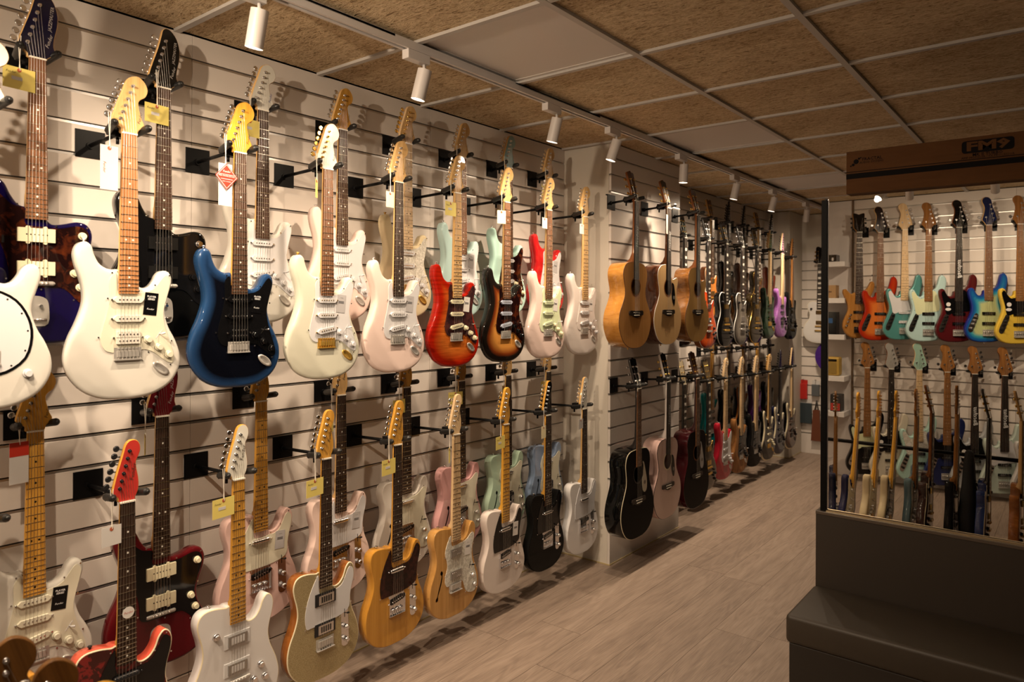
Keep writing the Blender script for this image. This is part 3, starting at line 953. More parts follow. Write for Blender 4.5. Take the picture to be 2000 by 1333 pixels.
def pickup_mesh(style):
    def fn():
        bm = bmesh.new()
        if style == 'sc':
            o = [(-30, 9), (30, 9), (42, 0), (30, -9), (-30, -9), (-42, 0)]
            o = [(-42, -2), (-42, 2), (-34, 9), (34, 9), (42, 2), (42, -2), (34, -9), (-34, -9)]
            A = [bm.verts.new((0.0068, a / 1000, b / 1000)) for a, b in o]
            B = [bm.verts.new((0, a * 1.02 / 1000, b * 1.05 / 1000)) for a, b in o]
            bm.faces.new(A)
            for i in range(8):
                bm.faces.new((A[i], B[i], B[(i + 1) % 8], A[(i + 1) % 8]))
            for i in range(6):
                add_tube(bm, (0.005, (-26 + 10.4 * i) / 1000, 0), (0.0078, (-26 + 10.4 * i) / 1000, 0), 0.0024, seg=8, mi=1)
            for s in (-1, 1):
                add_tube(bm, (0.0, s * 0.0465, 0), (0.005, s * 0.0465, 0), 0.0026, seg=8, mi=1)
        elif style == 'lip':      # slim lipstick-like metal cover
            add_capsule(bm, (0.003, -0.03, 0), (0.003, 0.03, 0), 0.0095, 10)
            for s in (-1, 1):
                add_tube(bm, (0.0, s * 0.044, 0), (0.005, s * 0.044, 0), 0.0026, seg=8, mi=1)
        elif style == 'hb':       # humbucker, metal cover
            add_box(bm, (0, -0.0345, -0.018), (0.0075, 0.0345, 0.018))
            for i in range(6):
                add_tube(bm, (0.006, (-25 + 10 * i) / 1000, 0.009 if i < 3 else -0.009), (0.0084, (-25 + 10 * i) / 1000, 0.009 if i < 3 else -0.009), 0.0026, seg=8, mi=1)
        elif style == 'hbo':      # open twin coil
            for s in (-1, 1):
                c = s * 0.0095
                add_box(bm, (0, -0.033, c - 0.0088), (0.0072, 0.033, c + 0.0088))
                for i in range(6):
                    add_tube(bm, (0.006, (-25 + 10 * i) / 1000, c), (0.008, (-25 + 10 * i) / 1000, c), 0.0026, seg=8, mi=1)
            for s in (-1, 1):
                add_tube(bm, (0.0, s * 0.041, 0), (0.005, s * 0.041, 0), 0.0026, seg=8, mi=1)
        elif style == 'wide':     # wide soap-shaped
            add_box(bm, (0, -0.0475, -0.020), (0.0075, 0.0475, 0.020))
            for i in range(6):
                add_tube(bm, (0.006, (-26 + 10.4 * i) / 1000, 0.001), (0.0078, (-26 + 10.4 * i) / 1000, 0.001), 0.0022, seg=8, mi=1)
            for s in (-1, 1):
                for y in (-.022, .022):
                    add_tube(bm, (0, y, s * 0.0205), (0.0065, y, s * 0.0205), 0.006, seg=10)
        elif style == 'ring':     # humbucker in a wide bezel
            add_box(bm, (0, -0.046, -0.023), (0.003, 0.046, 0.023), 1)
            add_box(bm, (0.003, -0.034, -0.017), (0.009, 0.034, 0.017))
            for i in range(5):
                add_box(bm, (0.009, (-24 + 10 * i) / 1000, -0.011), (0.0094, (-17 + 10 * i) / 1000, 0.011), 1)
        elif style == 'bass':
            add_box(bm, (0, -0.047, -0.0105), (0.009, 0.047, 0.0105))
            for i in range(8):
                add_tube(bm, (0.007, (-36 + 10.3 * i) / 1000, 0), (0.0098, (-36 + 10.3 * i) / 1000, 0), 0.0026, seg=8, mi=1)
        return finish(bm, 'pickup', 2)
    return cached(('pickup', style), fn)

def knob_mesh(style):
    def fn():
        bm = bmesh.new()
        if style == 'bell':
            add_tube(bm, (0, 0, 0), (0.006, 0, 0), 0.0125, 0.0112, 14)
            add_tube(bm, (0.006, 0, 0), (0.0155, 0, 0), 0.0095, 0.008, 14)
        else:
            add_tube(bm, (0, 0, 0), (0.004, 0, 0), 0.0085, 0.0085, 12)
            add_tube(bm, (0.004, 0, 0), (0.017, 0, 0), 0.0095, 0.0095, 14)
            add_tube(bm, (0.017, 0, 0), (0.0195, 0, 0), 0.0095, 0.006, 14)
        return finish(bm, 'knob')
    return cached(('knob', style), fn)

def switch_mesh():
    def fn():
        bm = bmesh.new()
        add_box(bm, (0, -0.0012, -0.016), (0.0005, 0.0012, 0.016))
        add_tube(bm, (0, 0, 0), (0.018, 0.002, 0.004), 0.0016, seg=6)
        add_capsule(bm, (0.014, 0.002, 0.003), (0.022, 0.003, 0.006), 0.0036, 8)
        return finish(bm, 'switch')
    return cached('switch', fn)

def bridge_mesh(style):
    def fn():
        bm = bmesh.new()
        if style == 'trem':
            add_box(bm, (0, -0.039, -0.012), (0.003, 0.039, 0.022))
            add_box(bm, (0, -0.039, -0.016), (0.008, 0.039, -0.012))
            for i in range(6):
                y = (-26 + 10.4 * i) / 1000
                add_box(bm, (0.003, y - 0.0045, -0.006), (0.0075, y + 0.0045, 0.012))
                add_tube(bm, (0.006, y, -0.013), (0.006, y, -0.004), 0.0012, seg=6)
                add_tube(bm, (0.003, y, 0.019), (0.006, y, 0.019), 0.0025, seg=6)
        elif style == 'ashtray':
            add_box(bm, (0, -0.0425, -0.042), (0.0015, 0.0425, 0.042))
            for s in (-1, 1):
                add_box(bm, (0, s * 0.0425 - 0.0008, -0.042), (0.009, s * 0.0425 + 0.0008, 0.034))
            add_box(bm, (0, -0.0425, -0.0428), (0.009, 0.0425, -0.0412))
            for i in range(6):
                y = (-26 + 10.4 * i) / 1000
                add_tube(bm, (0.006, y, -0.041), (0.006, y, -0.018), 0.0013, seg=6)
            for i in range(3):
                add_tube(bm, (0.006, (-30 + 20.5 * i) / 1000, -0.018), (0.006, (-12.5 + 20.5 * i) / 1000, -0.016), 0.0042, seg=8)
        elif style == 'hard':
            add_box(bm, (0, -0.039, -0.022), (0.003, 0.039, 0.020))
            add_box(bm, (0, -0.039, -0.022), (0.012, 0.039, -0.019))
            for i in range(6):
                y = (-26 + 10.4 * i) / 1000
                add_box(bm, (0.003, y - 0.0046, -0.008), (0.010, y + 0.0046, 0.014))
                add_tube(bm, (0.007, y, -0.020), (0.007, y, -0.006), 0.0014, seg=6)
        elif style == 'tom':
            add_box(bm, (0.004, -0.042, -0.006), (0.014, 0.042, 0.006))
            for i in range(6):
                y = (-26 + 10.4 * i) / 1000
                add_box(bm, (0.014, y - 0.003, -0.005), (0.0165, y + 0.003, 0.005))
            for s in (-1, 1):
                add_tube(bm, (0, s * 0.037, 0), (0.015, s * 0.037, 0), 0.006, seg=10)
                add_tube(bm, (0, s * 0.04, -0.045), (0.014, s * 0.04, -0.045), 0.0065, seg=10)
            add_box(bm, (0.004, -0.042, -0.052), (0.014, 0.042, -0.038))
        elif style == 'roller':
            add_capsule(bm, (0.004, -0.043, 0), (0.004, 0.043, 0), 0.007, 8)
            for i in range(6):
                y = (-26 + 10.4 * i) / 1000
                add_tube(bm, (0.009, y - 0.0035, 0), (0.009, y + 0.0035, 0), 0.0045, seg=8)
        elif style == 'bass':
            add_box(bm, (0, -0.042, -0.026), (0.003, 0.042, 0.026))
            add_box(bm, (0, -0.042, -0.026), (0.013, 0.042, -0.023))
            for i in range(5):
                y = (-32 + 16 * i) / 1000
                add_tube(bm, (0.008, y - 0.006, 0.006), (0.008, y + 0.006, 0.006), 0.0048, seg=8)
                add_tube(bm, (0.008, y, -0.024), (0.008, y, 0.004), 0.0015, seg=6)
        return finish(bm, 'bridge')
    return cached(('bridge', style), fn)

def jack_mesh():
    def fn():
        bm = bmesh.new()
        N = 18
        rings = []
        for sx, sy, d in ((0.030, 0.0135, 0.0), (0.030, 0.0135, 0.0042), (0.022, 0.0088, 0.0040), (0.017, 0.0055, 0.0014)):
            rings.append([bm.verts.new((d, sx * math.cos(2 * math.pi * i / N), sy * math.sin(2 * math.pi * i / N))) for i in range(N)])
        for A, B in zip(rings, rings[1:]):
            for i in range(N):
                f = bm.faces.new((A[i], A[(i + 1) % N], B[(i + 1) % N], B[i])); f.smooth = True
        bm.faces.new(rings[-1])
        return finish(bm, 'jack')
    return cached('jack', fn)

GUARDS = {
'strat': [(-33, 372), (-45, 366), (-51, 350), (-50, 320), (-52, 288), (-60, 250), (-71, 208), (-75, 176), (-64, 150), (-44, 141), (-20, 141), (20, 143), (45, 147), (70, 140), (95, 122), (116, 106), (132, 102), (139, 116), (132, 145), (120, 180), (108, 220), (104, 258), (113, 300), (122, 336), (124, 356),
          (114, 371), (104, 366), (92, 350), (78, 332), (58, 321), (40, 318), (26, 316), (0, 316), (-26, 318), (-31, 340)],
'tele': [(-30, 392), (-44, 376), (-66, 335), (-82, 290), (-88, 250), (-84, 215), (-78, 206), (-60, 206), (-20, 206), (30, 208), (66, 212), (100, 222), (114, 240), (115, 270), (121, 305), (131, 342), (131, 372), (118, 386), (106, 378), (94, 355), (78, 330), (56, 320), (36, 320), (22, 318), (-20, 318), (-29, 345)],
'thin': [(-30, 370), (-46, 350), (-62, 318), (-66, 290), (-56, 262), (-52, 230), (-64, 195), (-66, 165), (-54, 146), (-34, 146), (0, 150), (34, 152), (52, 140), (60, 118), (72, 92), (96, 78), (128, 76), (146, 98), (146, 135), (130, 185), (114, 225), (110, 262), (116, 300), (126, 330), (122, 350), (104, 350), (84, 334), (60, 324), (36, 322), (20, 320), (-20, 320), (-29, 340)],
'offset': [(-30, 392), (-60, 400), (-88, 425), (-108, 440), (-122, 428), (-118, 390), (-104, 340), (-90, 295), (-76, 255), (-68, 215), (-66, 178), (-50, 166), (-20, 164), (30, 165), (66, 164), (88, 150), (112, 124), (138, 110), (150, 118), (142, 146), (122, 184), (114, 222), (124, 262), (138, 300), (140, 330), (126, 348), (100, 350), (70, 342), (44, 340), (26, 342), (0, 342), (-26, 346), (-29, 370)],
'blob': [(0, 95), (-50, 102), (-92, 135), (-108, 190), (-100, 245), (-70, 290), (-20, 312), (25, 310), (70, 285), (98, 240), (106, 190), (92, 135), (50, 102)],
'bass': [(-32, 420), (-52, 418), (-66, 396), (-80, 350), (-88, 300), (-84, 262), (-60, 250), (-20, 246), (40, 236), (78, 222), (96, 236), (102, 275), (112, 320), (126, 372), (128, 404), (114, 418), (100, 404), (84, 376), (64, 356), (44, 358), (28, 362), (0, 366), (-28, 370)],
}

HW = dict(chrome=m_chrome, gold=m_gold, black=m_blackhw)

def screws_mesh(gkey, zoff, d):
    def fn():
        pts = grow(GUARDS[gkey], -6)
        bm = bmesh.new()
        step = max(1, len(pts) // 11)
        for i in range(2, len(pts), step):
            a, b = pts[i]
            if abs(a) < 30 and b > 300:
                continue
            add_tube(bm, ((d - 0.5) / 1000, a / 1000, (b - zoff) / 1000), ((d + 0.7) / 1000, a / 1000, (b - zoff) / 1000), 0.0026, seg=6)
        return finish(bm, 'screws')
    return cached(('screws', gkey, zoff), fn)

def fholes():
    base = [(-92, 215), (-86, 205), (-80, 200), (-78, 180), (-84, 160), (-92, 138), (-104, 112), (-112, 96), (-122, 92), (-128, 100), (-120, 110), (-112, 128), (-104, 150), (-98, 172), (-94, 192), (-100, 206), (-104, 214), (-100, 222)]
    o = [(-86, 226), (-94, 222), (-95, 212), (-88, 206), (-90, 190), (-98, 165), (-108, 140), (-114, 120), (-122, 112), (-124, 102), (-117, 97), (-110, 102), (-108, 112), (-110, 118), (-100, 140), (-90, 165), (-82, 192), (-82, 207), (-79, 216)]
    return spline(o, 2)

def circle(cx, cy, r, n=28):
    return [(cx + r * math.cos(-2 * math.pi * i / n), cy + r * math.sin(-2 * math.pi * i / n)) for i in range(n)]

def body_mesh(kind, fh=False, grid=None):
    def fn():
        g = GEO[kind]
        holes = []
        if fh:
            holes = [fholes()]
        if kind in ('om', 'om_cut', 'dread'):
            holes = [circle(0, g['L'] - 492, 49)]
        return shell(OUT[kind], g['depth'], g['rad'], g['L'], holes=holes, dip=strat_dip if kind == 'strat' else None,
                     arch=8.0 if kind == 'single' else 0.0, grid=16)
    return cached(('body', kind, fh), fn)

def head_mesh(hk, scale=1.0):
    return cached(('head', hk, scale), lambda: shell([(a, b * scale) for a, b in HEADS[hk]], 14, 1.6, 0, n=3, grid=0, segs=1))

HEAD_POSTS = {  # along the left edge, from the nut up
'strat': [(-25 + 6.9 * i, 41 + 20.6 * i) for i in range(6)], 'tele': [(-21 + 5.4 * i, 42 + 21.5 * i) for i in range(6)],
'big': [(-25 + 6.0 * i, 42 + 23 * i) for i in range(6)], 'point': [(-24 + 6.4 * i, 42 + 23 * i) for i in range(6)],
'bass': [(-32 + 8.0 * i, 56 + 36 * i) for i in range(4)],
}

def sticker(parent, y, z, d, style, tilt=0.0):
    m = black_pl if style == 'black' else plain('sticker_grey', (0.42, 0.41, 0.42), 0.4)
    if style == 'white':
        m = plain('sticker_white', (0.66, 0.64, 0.62), 0.4)
    s = part('sticker', box_mesh('sticker', (0, -0.020, -0.034), (0.0006, 0.020, 0.034)), parent, m, (d, y, z), (tilt, 0, 0))
    ink = plain('ink_white', (0.75, 0.75, 0.75), 0.4) if style == 'black' else plain('ink_grey', (0.12, 0.12, 0.13), 0.5)
    if style == 'black':
        text('print', 'PLAYER', s, 0.026, (0.0010, 0, 0.018), ink)
        text('print', 'Fender', s, 0.022, (0.0010, 0, -0.016), ink)
    else:
        text('print', 'Fender', s, 0.014, (0.0010, 0, 0.022), ink)
        part('print', box_mesh('printline', (0, -0.012, -0.0015), (0.0003, 0.012, 0.0015)), s, ink, (0.0008, 0, 0.008))
        part('print', box_mesh('printline', (0, -0.012, -0.0015), (0.0003, 0.012, 0.0015)), s, ink, (0.0008, 0, 0.003))
    return s

def fender_logo(head, hk, mat, d, big=False):
    if hk == 'strat':
        text('logo', 'Fender', head, 0.036, (d, 0.031, 0.052), mat, R(80))
    elif hk == 'tele':
        text('logo', 'Fender', head, 0.052, (d, 0.017, 0.085), mat, R(80))
    elif hk == 'big':
        text('logo', 'Fender', head, 0.042, (d, 0.030, 0.058), mat, R(74))
        text('logo', 'JAZZMASTER', head, 0.075, (d, 0.035, 0.125), mat, R(84))

def headstock(root, kind, hk, face, side, hw, tuner_mat=None, logo=None, scale=1.0, n=6, both=False):
    g = GEO[kind]
    t = board_top(kind)
    dx = (t - 7.0) / 1000 if g['tilt'] == 0 else (t - 4.0) / 1000
    h = part('headstock', head_mesh(hk, scale), root, [face, side, side], (dx, 0, 0.001), (0, -R(g['tilt']), 0))
    tm = tuner_mat or HW[hw]
    posts = []
    if hk in HEAD_POSTS:
        P_ = HEAD_POSTS[hk]
        ang = -math.atan2(P_[1][0] - P_[0][0], P_[1][1] - P_[0][1])
        for (a, b) in P_:
            part('tuner', tuner_mesh(-1, 1.35 if hk == 'bass' else 1.0), h, tm, (0, a / 1000, b * scale / 1000), (ang, 0, 0))
            posts.append((a, b * scale))
        if hk == 'bass' and n == 5:
            part('tuner', tuner_mesh(1, 1.35), h, tm, (0, 0.022, 0.062))
            posts.append((22, 62))
    else:
        dz = 42 if hk != 'curvy_bass' else 40
        k = 3
        Lh = [(-22 if hk != 'curvy_bass' else -28, 46 + dz * i) for i in range(k)]
        for (a, b) in Lh:
            part('tuner', tuner_mesh(-1), h, tm, (0, a / 1000, b / 1000))
            part('tuner', tuner_mesh(1), h, tm, (0, -a / 1000, b / 1000))
        posts = Lh + [(-a, b) for a, b in Lh[::-1]]
        if n == 5:
            posts = posts[:5]
    return h, posts, dx

def common(root, kind, hk, board, head, hw, strings_n=6, z_end=None, inlay='dot', inlay_mat=None, tuner_mat=None, logo=None, frets=True, head_side=None):
    g = GEO[kind]
    bmat, nmat = BOARDS[board]
    part('neck', neck_mesh(kind), root, nmat)
    fb = part('fretboard', board_mesh(kind), root, bmat)
    if frets:
        part('frets', frets_mesh(kind), fb, m_fret, kind='stuff')
    if inlay:
        im = inlay_mat or (black_pl if board in ('maple', 'pale', 'amber', 'ay') else plain('inlay_pearl', (0.72, 0.70, 0.64), 0.3))
        part('inlays', inlay_mesh(kind, inlay), fb, im, kind='stuff')
    part('nut', nut_mesh(kind), root, m_bone)
    face = head if head else nmat
    h, posts, dx = headstock(root, kind, hk, face, head_side or nmat, hw, tuner_mat, n=strings_n)
    if logo:
        fender_logo(h, hk, logo, 0.0006)
    zs = -g['scale'] / 1000 if z_end is None else z_end
    part('strings', strings_mesh(kind, strings_n, zs, posts[:strings_n], dx * 1000), root, m_string, kind='stuff')
    return h

m_ink_dark = plain('logo_dark', (0.04, 0.025, 0.015), 0.4)
m_ink_silver = plain('logo_silver', (0.6, 0.58, 0.55), 0.3, 0.6)

def body_mats(b):
    if isinstance(b, tuple):
        return list(b)
    return [b, b, b]

def rounded_rect(w_, h_, r, n=4):
    out = []
    for cx, cy, a0 in ((w_ / 2 - r, h_ / 2 - r, 90), (w_ / 2 - r, -h_ / 2 + r, 0), (-w_ / 2 + r, -h_ / 2 + r, -90), (-w_ / 2 + r, h_ / 2 - r, -180)):
        for i in range(n + 1):
            t = R(a0 - 90 * i / n)
            out.append((cx + r * math.cos(t), cy + r * math.sin(t)))
    return out

def guard_parts(root, gkey, L, mat, edge, d0=0.0):
    me = cached(('guard', gkey, L), lambda: plate(GUARDS[gkey], 0.0, 2.2, L))
    pg = part('pickguard', me, root, mat)
    if edge:
        me2 = cached(('guard_edge', gkey, L), lambda: plate(grow(GUARDS[gkey], 7.0 if gkey == 'blob' else 1.8), 0.0, 1.5, L, smooth_outline=False))
        part('guard_edge', me2, pg, edge)
    part('guard_screws', screws_mesh(gkey, L, 2.2), pg, m_chrome, kind='stuff')
    return pg

def straplock(root, y, z, hw, d=-0.022):
    def fn():
        bm = bmesh.new()
        add_tube(bm, (0, 0, 0), (0, 0, 0.006), 0.004, 0.003, 8); add_tube(bm, (0, 0, 0.006), (0, 0, 0.010), 0.006, 0.0065, 10)
        return finish(bm, 'button')
    part('strap_button', cached('strapb', fn), root, hw, (d, y, z))

def strat(root, body, guard, board, head=None, hw='chrome', knob=None, pup=None, pups='SSS', gedge=None, stick=None, pole=None, hk='strat', logo=None, inlay='dot', tuner=None, blank=False, trem='trem'):
    g = GEO['strat']; L = g['L']
    Z = lambda h_: (h_ - L) / 1000
    part('body', body_mesh('strat'), root, body_mats(body))
    common(root, 'strat', hk, board, head, hw, inlay=inlay, logo=logo or (m_ink_dark), tuner_mat=tuner)
    hm = HW[hw]
    pm = pole or hm
    knob = knob or white_pl
    pup = pup or white_pl
    if guard:
        guard_parts(root, 'strat' if not blank else 'blob', L, guard, gedge)
    d = 0.0022 if guard else 0.0
    if blank:
        part('knob', knob_mesh('bell'), root, knob, (0, 0.10, Z(92)))
    else:
        part('pickup', pickup_mesh('sc'), root, [pup, pm], (d, 0, Z(296)))
        part('pickup', pickup_mesh('sc'), root, [pup, pm], (d, 0, Z(240)))
        if pups == 'HSS':
            part('pickup', pickup_mesh('hbo'), root, [pup, pm], (d, 0, Z(184)))
        else:
            part('pickup', pickup_mesh('sc'), root, [pup, pm], (d, 0, Z(184)), (R(10), 0, 0))
        for a, b in ((57, 176), (90, 152), (120, 128)):
            part('knob', knob_mesh('bell'), root, knob, (d, a / 1000, Z(b)))
        part('selector_switch', switch_mesh(), root, [white_pl if guard in (white_pl, parch, mint_pl, pearl) else m_chrome], (d, 0.092, Z(192)), (R(-38), 0, 0))
        part('jack_plate', jack_mesh(), root, BR_HW[hw], (-0.001, 0.098, Z(86)), (R(-38), 0, 0))
    part('bridge', bridge_mesh(trem), root, BR_HW[hw], (0, 0, Z(133)))
    straplock(root, -0.112, Z(461), hm)
    if stick:
        sticker(root, 0.066, Z(284), 0.0026, stick, R(-6))

def tele(root, body, guard, board, head=None, hw='chrome', gedge=None, style='std', stick=None, fh=False, pup=None, hk='tele', logo=None, gkey=None, knob=None):
    g = GEO['tele']; L = g['L']
    Z = lambda h_: (h_ - L) / 1000
    part('body', body_mesh('tele', fh), root, body_mats(body))
    common(root, 'tele', hk, board, head, hw, logo=logo or m_ink_dark, z_end=Z(166))
    hm = HW[hw]
    pup = pup or black_pl
    if guard:
        guard_parts(root, gkey or ('tele' if not fh else 'thin'), L, guard, gedge)
    d = 0.0022 if guard else 0.0
    kn = knob or hm
    if style == 'std' or style == 'thin':
        part('pickup', pickup_mesh('lip'), root, [hm, hm], (d, 0, Z(305)))
        part('bridge', bridge_mesh('ashtray'), root, hm, (0.0005 if style == 'std' else 0.0022, 0, Z(163)))
        part('pickup', pickup_mesh('sc'), root, [black_pl, m_chrome], (0.002, 0, Z(182)), (R(10), 0, 0))
    elif style == 'hum':
        for h_ in (290, 190):
            part('pickup', pickup_mesh('hb'), root, [steel, m_chrome], (d, 0, Z(h_)))
        part('bridge', bridge_mesh('hard'), root, BR_HW[hw], (0.0, 0, Z(134)))
    elif style == 'deluxe':
        rm = plain('bezel_white', (0.66, 0.66, 0.67), 0.3)
        for h_ in (286, 192):
            part('pickup', pickup_mesh('ring'), root, [steel, rm], (0, 0, Z(h_)))
        part('bridge', bridge_mesh('roller'), root, BR_HW[hw], (0, 0, Z(148)))
        part('tailpiece', bridge_mesh('roller'), root, BR_HW[hw], (0, 0, Z(118)))
        for a, b in ((88, 168), (62, 126), (104, 122), (80, 88)):
            part('knob', knob_mesh('bell'), root, hm, (0, a / 1000, Z(b)))
        part('toggle_switch', knob_mesh('bell'), root, hm, (0, -0.075, Z(318)))
    elif style == 'gretsch':
        part('pickup', pickup_mesh('ring'), root, [m_chrome, m_blackhw], (d, 0, Z(300)))
        part('pickup', pickup_mesh('ring'), root, [m_chrome, m_blackhw], (0, 0, Z(188)))
        part('bridge', bridge_mesh('hard'), root, BR_HW[hw], (0, 0, Z(132)))
    if style in ('std', 'gretsch'):
        me = cached('ctrl', lambda: plate(rounded_rect(34, 160, 16), 0, 2.0, 0, smooth_outline=False))
        cp = part('control_plate', me, root, hm, (0, 0.092, Z(166)), (R(2), 0, 0))
        for b in (-4, -52):
            part('knob', knob_mesh('barrel'), cp, kn, (0.002, 0, b / 1000))
        part('selector_switch', switch_mesh(), cp, black_pl, (0.002, 0, 0.048))
    elif style in ('thin', 'hum'):
        for b in (158, 112):
            part('knob', knob_mesh('barrel'), root, kn, (d, 0.106 + (158 - b) * 0.0003, Z(b)))
        part('selector_switch', switch_mesh(), root, black_pl, (d, 0.097, Z(205)), (R(-20), 0, 0))
    straplock(root, -0.090, Z(410), hm)
    if stick:
        sticker(root, 0.082, Z(290), 0.0026, stick, R(-4))

def offset(root, body, guard, board, head, hw='chrome', gedge=None, pup=None, knob=None, logo=None, pole=None):
    g = GEO['offset']; L = g['L']
    Z = lambda h_: (h_ - L) / 1000
    part('body', body_mesh('offset'), root, body_mats(body))
    common(root, 'offset', 'big', board, head, hw, logo=logo or m_ink_silver)
    guard_parts(root, 'offset', L, guard, gedge)
    hm = HW[hw]
    pup = pup or cream_pl; knob = knob or cream_pl
    for h_ in (316, 220):
        part('pickup', pickup_mesh('wide'), root, [pup, pole or m_dark], (0.0022, 0, Z(h_)))
    for a, b in ((100, 208), (116, 166)):
        part('knob', knob_mesh('bell'), root, knob, (0.0022, a / 1000, Z(b)))
    part('toggle_switch', knob_mesh('bell'), root, hm if knob is black_pl else knob, (0.0022, 0.122, Z(322)))
    for h_ in (352, 300):
        part('slide_switch', box_mesh('slide', (0, -0.003, -0.011), (0.002, 0.003, 0.011)), root, m_blackhw, (0.0022, -0.092 + (352 - h_) * .0002, Z(h_)))
    part('bridge', bridge_mesh('roller'), root, BR_HW[hw], (0.0, 0, Z(176)))
    me = cached('vib', lambda: plate([(-32, 10), (-34, 60), (-26, 84), (0, 92), (26, 84), (34, 60), (32, 10), (0, 4)], 0, 2.5, 0))
    tp = part('tailpiece', me, root, BR_HW[hw], (0, 0, Z(48)))
    bm = None
    def bar():
        bm = bmesh.new()
        add_tube(bm, (0.006, -0.027, 0.022), (0.006, 0.027, 0.022), 0.004, seg=8)
        add_tube(bm, (0.002, 0.012, 0.062), (0.010, 0.012, 0.062), 0.005, seg=8)
        return finish(bm, 'bar')
    part('vibrato_bar', cached('vibbar', bar), tp, hm)
    straplock(root, -0.1, Z(476), hm)

def single(root, body, board, head, hw='gold', guard=None, hk='book', inlay='block', pup='hb', pupm=None, knob=None, gedge=None, deep=False):
    g = GEO['single']; L = g['L']
    Z = lambda h_: (h_ - L) / 1000
    part('body', body_mesh('single'), root, body_mats(body))
    common(root, 'single', hk, board, head, hw, inlay=inlay, head_side=BOARDS[board][1], z_end=Z(175))
    hm = HW[hw]
    for h_ in (318, 214):
        part('pickup', pickup_mesh(pup), root, [pupm or hm, hm], (0.007, 0, Z(h_)))
    part('bridge', bridge_mesh('tom'), root, BR_HW[hw], (0.006, 0, Z(176)))
    for a, b in ((92, 150), (120, 116), (84, 106), (112, 74)):
        part('knob', knob_mesh('bell'), root, knob or m_blackhw, (0.004, a / 1000, Z(b)))
    part('toggle_switch', knob_mesh('bell'), root, knob or m_blackhw, (0.004, -0.082, Z(352)))
    if guard:
        me = cached('sguard', lambda: plate([(36, 330), (36, 230), (44, 214), (84, 214), (96, 232), (98, 270), (92, 300), (70, 322)], 6, 9, L))
        part('pickguard', me, root, guard)

def acoustic(root, kind, body, board='ebony', head=None, hw='gold', guard=None, rosette=None, saddle=m_bone, word=None, tuner=None, guard_shape='drop', bridge_mat=None, hk='slope'):
    g = GEO[kind]; L = g['L']
    Z = lambda h_: (h_ - L) / 1000
    hole = L - 492
    part('body', body_mesh(kind), root, body_mats(body))
    zb = Z(L - 645)
    common(root, kind, hk, board, head, hw, inlay=None if word else 'dot', z_end=zb, tuner_mat=tuner, head_side=BOARDS[board][1], frets=not word)
    def ros():
        bm = bmesh.new()
        n = 32
        A = [bm.verts.new((0.0004, 0.0495 * math.cos(2 * math.pi * i / n), 0.0495 * math.sin(2 * math.pi * i / n))) for i in range(n)]
        B = [bm.verts.new((0.0004, 0.0575 * math.cos(2 * math.pi * i / n), 0.0575 * math.sin(2 * math.pi * i / n))) for i in range(n)]
        for i in range(n):
            bm.faces.new((A[i], A[(i + 1) % n], B[(i + 1) % n], B[i]))
        return finish(bm, 'rosette')
    part('rosette', cached('rosette', ros), root, rosette or mahog, (0, 0, Z(hole)))
    me = cached('acbridge', lambda: plate([(-76, 14), (-40, 15), (0, 15), (40, 15), (76, 14), (77, -10), (50, -12), (24, -22), (0, -26), (-24, -22), (-50, -12), (-77, -10)], 0, 8, 0, n=2))
    br = part('bridge', me, root, bridge_mat or ebony, (0, 0, zb))
    part('saddle', box_mesh('saddle', (0.008, -0.036, -0.0015), (0.0105, 0.036, 0.0015)), br, saddle, (0, 0, 0.003), (R(-3), 0, 0))
    def pins():
        bm = bmesh.new()
        for i in range(6):
            add_tube(bm, (0.007, (-27 + 10.8 * i) / 1000, -0.011), (0.0115, (-27 + 10.8 * i) / 1000, -0.011), 0.0032, 0.0025, 8)
        return finish(bm, 'pins')
    part('bridge_pins', cached('pins', pins), br, saddle, kind='stuff')
    if guard:
        if guard_shape == 'drop':
            o = [(50, hole + 30), (57, hole), (50, hole - 26), (44, hole - 42), (56, hole - 80), (76, hole - 108), (90, hole - 100), (96, hole - 60), (88, hole - 10), (74, hole + 22)]
        else:
            o = [(52, hole + 62), (62, hole + 40), (60, hole + 8), (57, hole - 20), (46, hole - 40), (50, hole - 84), (62, hole - 112), (84, hole - 120), (104, hole - 100), (104, hole - 50), (92, hole - 10), (78, hole + 30), (66, hole + 58)]
        gd = part('pickguard', cached(('acg', kind, guard_shape), lambda: plate(o, 0, 1.2, L)), root, guard)
        part('guard_decal', cached('acdec', lambda: plate(circle(0, 0, 12, 16), 0, 0.4, 0, smooth_outline=False)), gd, plain('decal_grey', (0.16, 0.15, 0.13), 0.4), (0.0014, 0.078, Z(hole - 62)))
    if word:
        film = plain('ink_white', (0.75, 0.75, 0.75), 0.4)
        text('printed_word', word, root, 0.125, (board_top(kind) / 1000 + 0.0012, 0.001, -0.205), film, R(90))
    straplock(root, 0.0, Z(-10), HW[hw], -0.05)

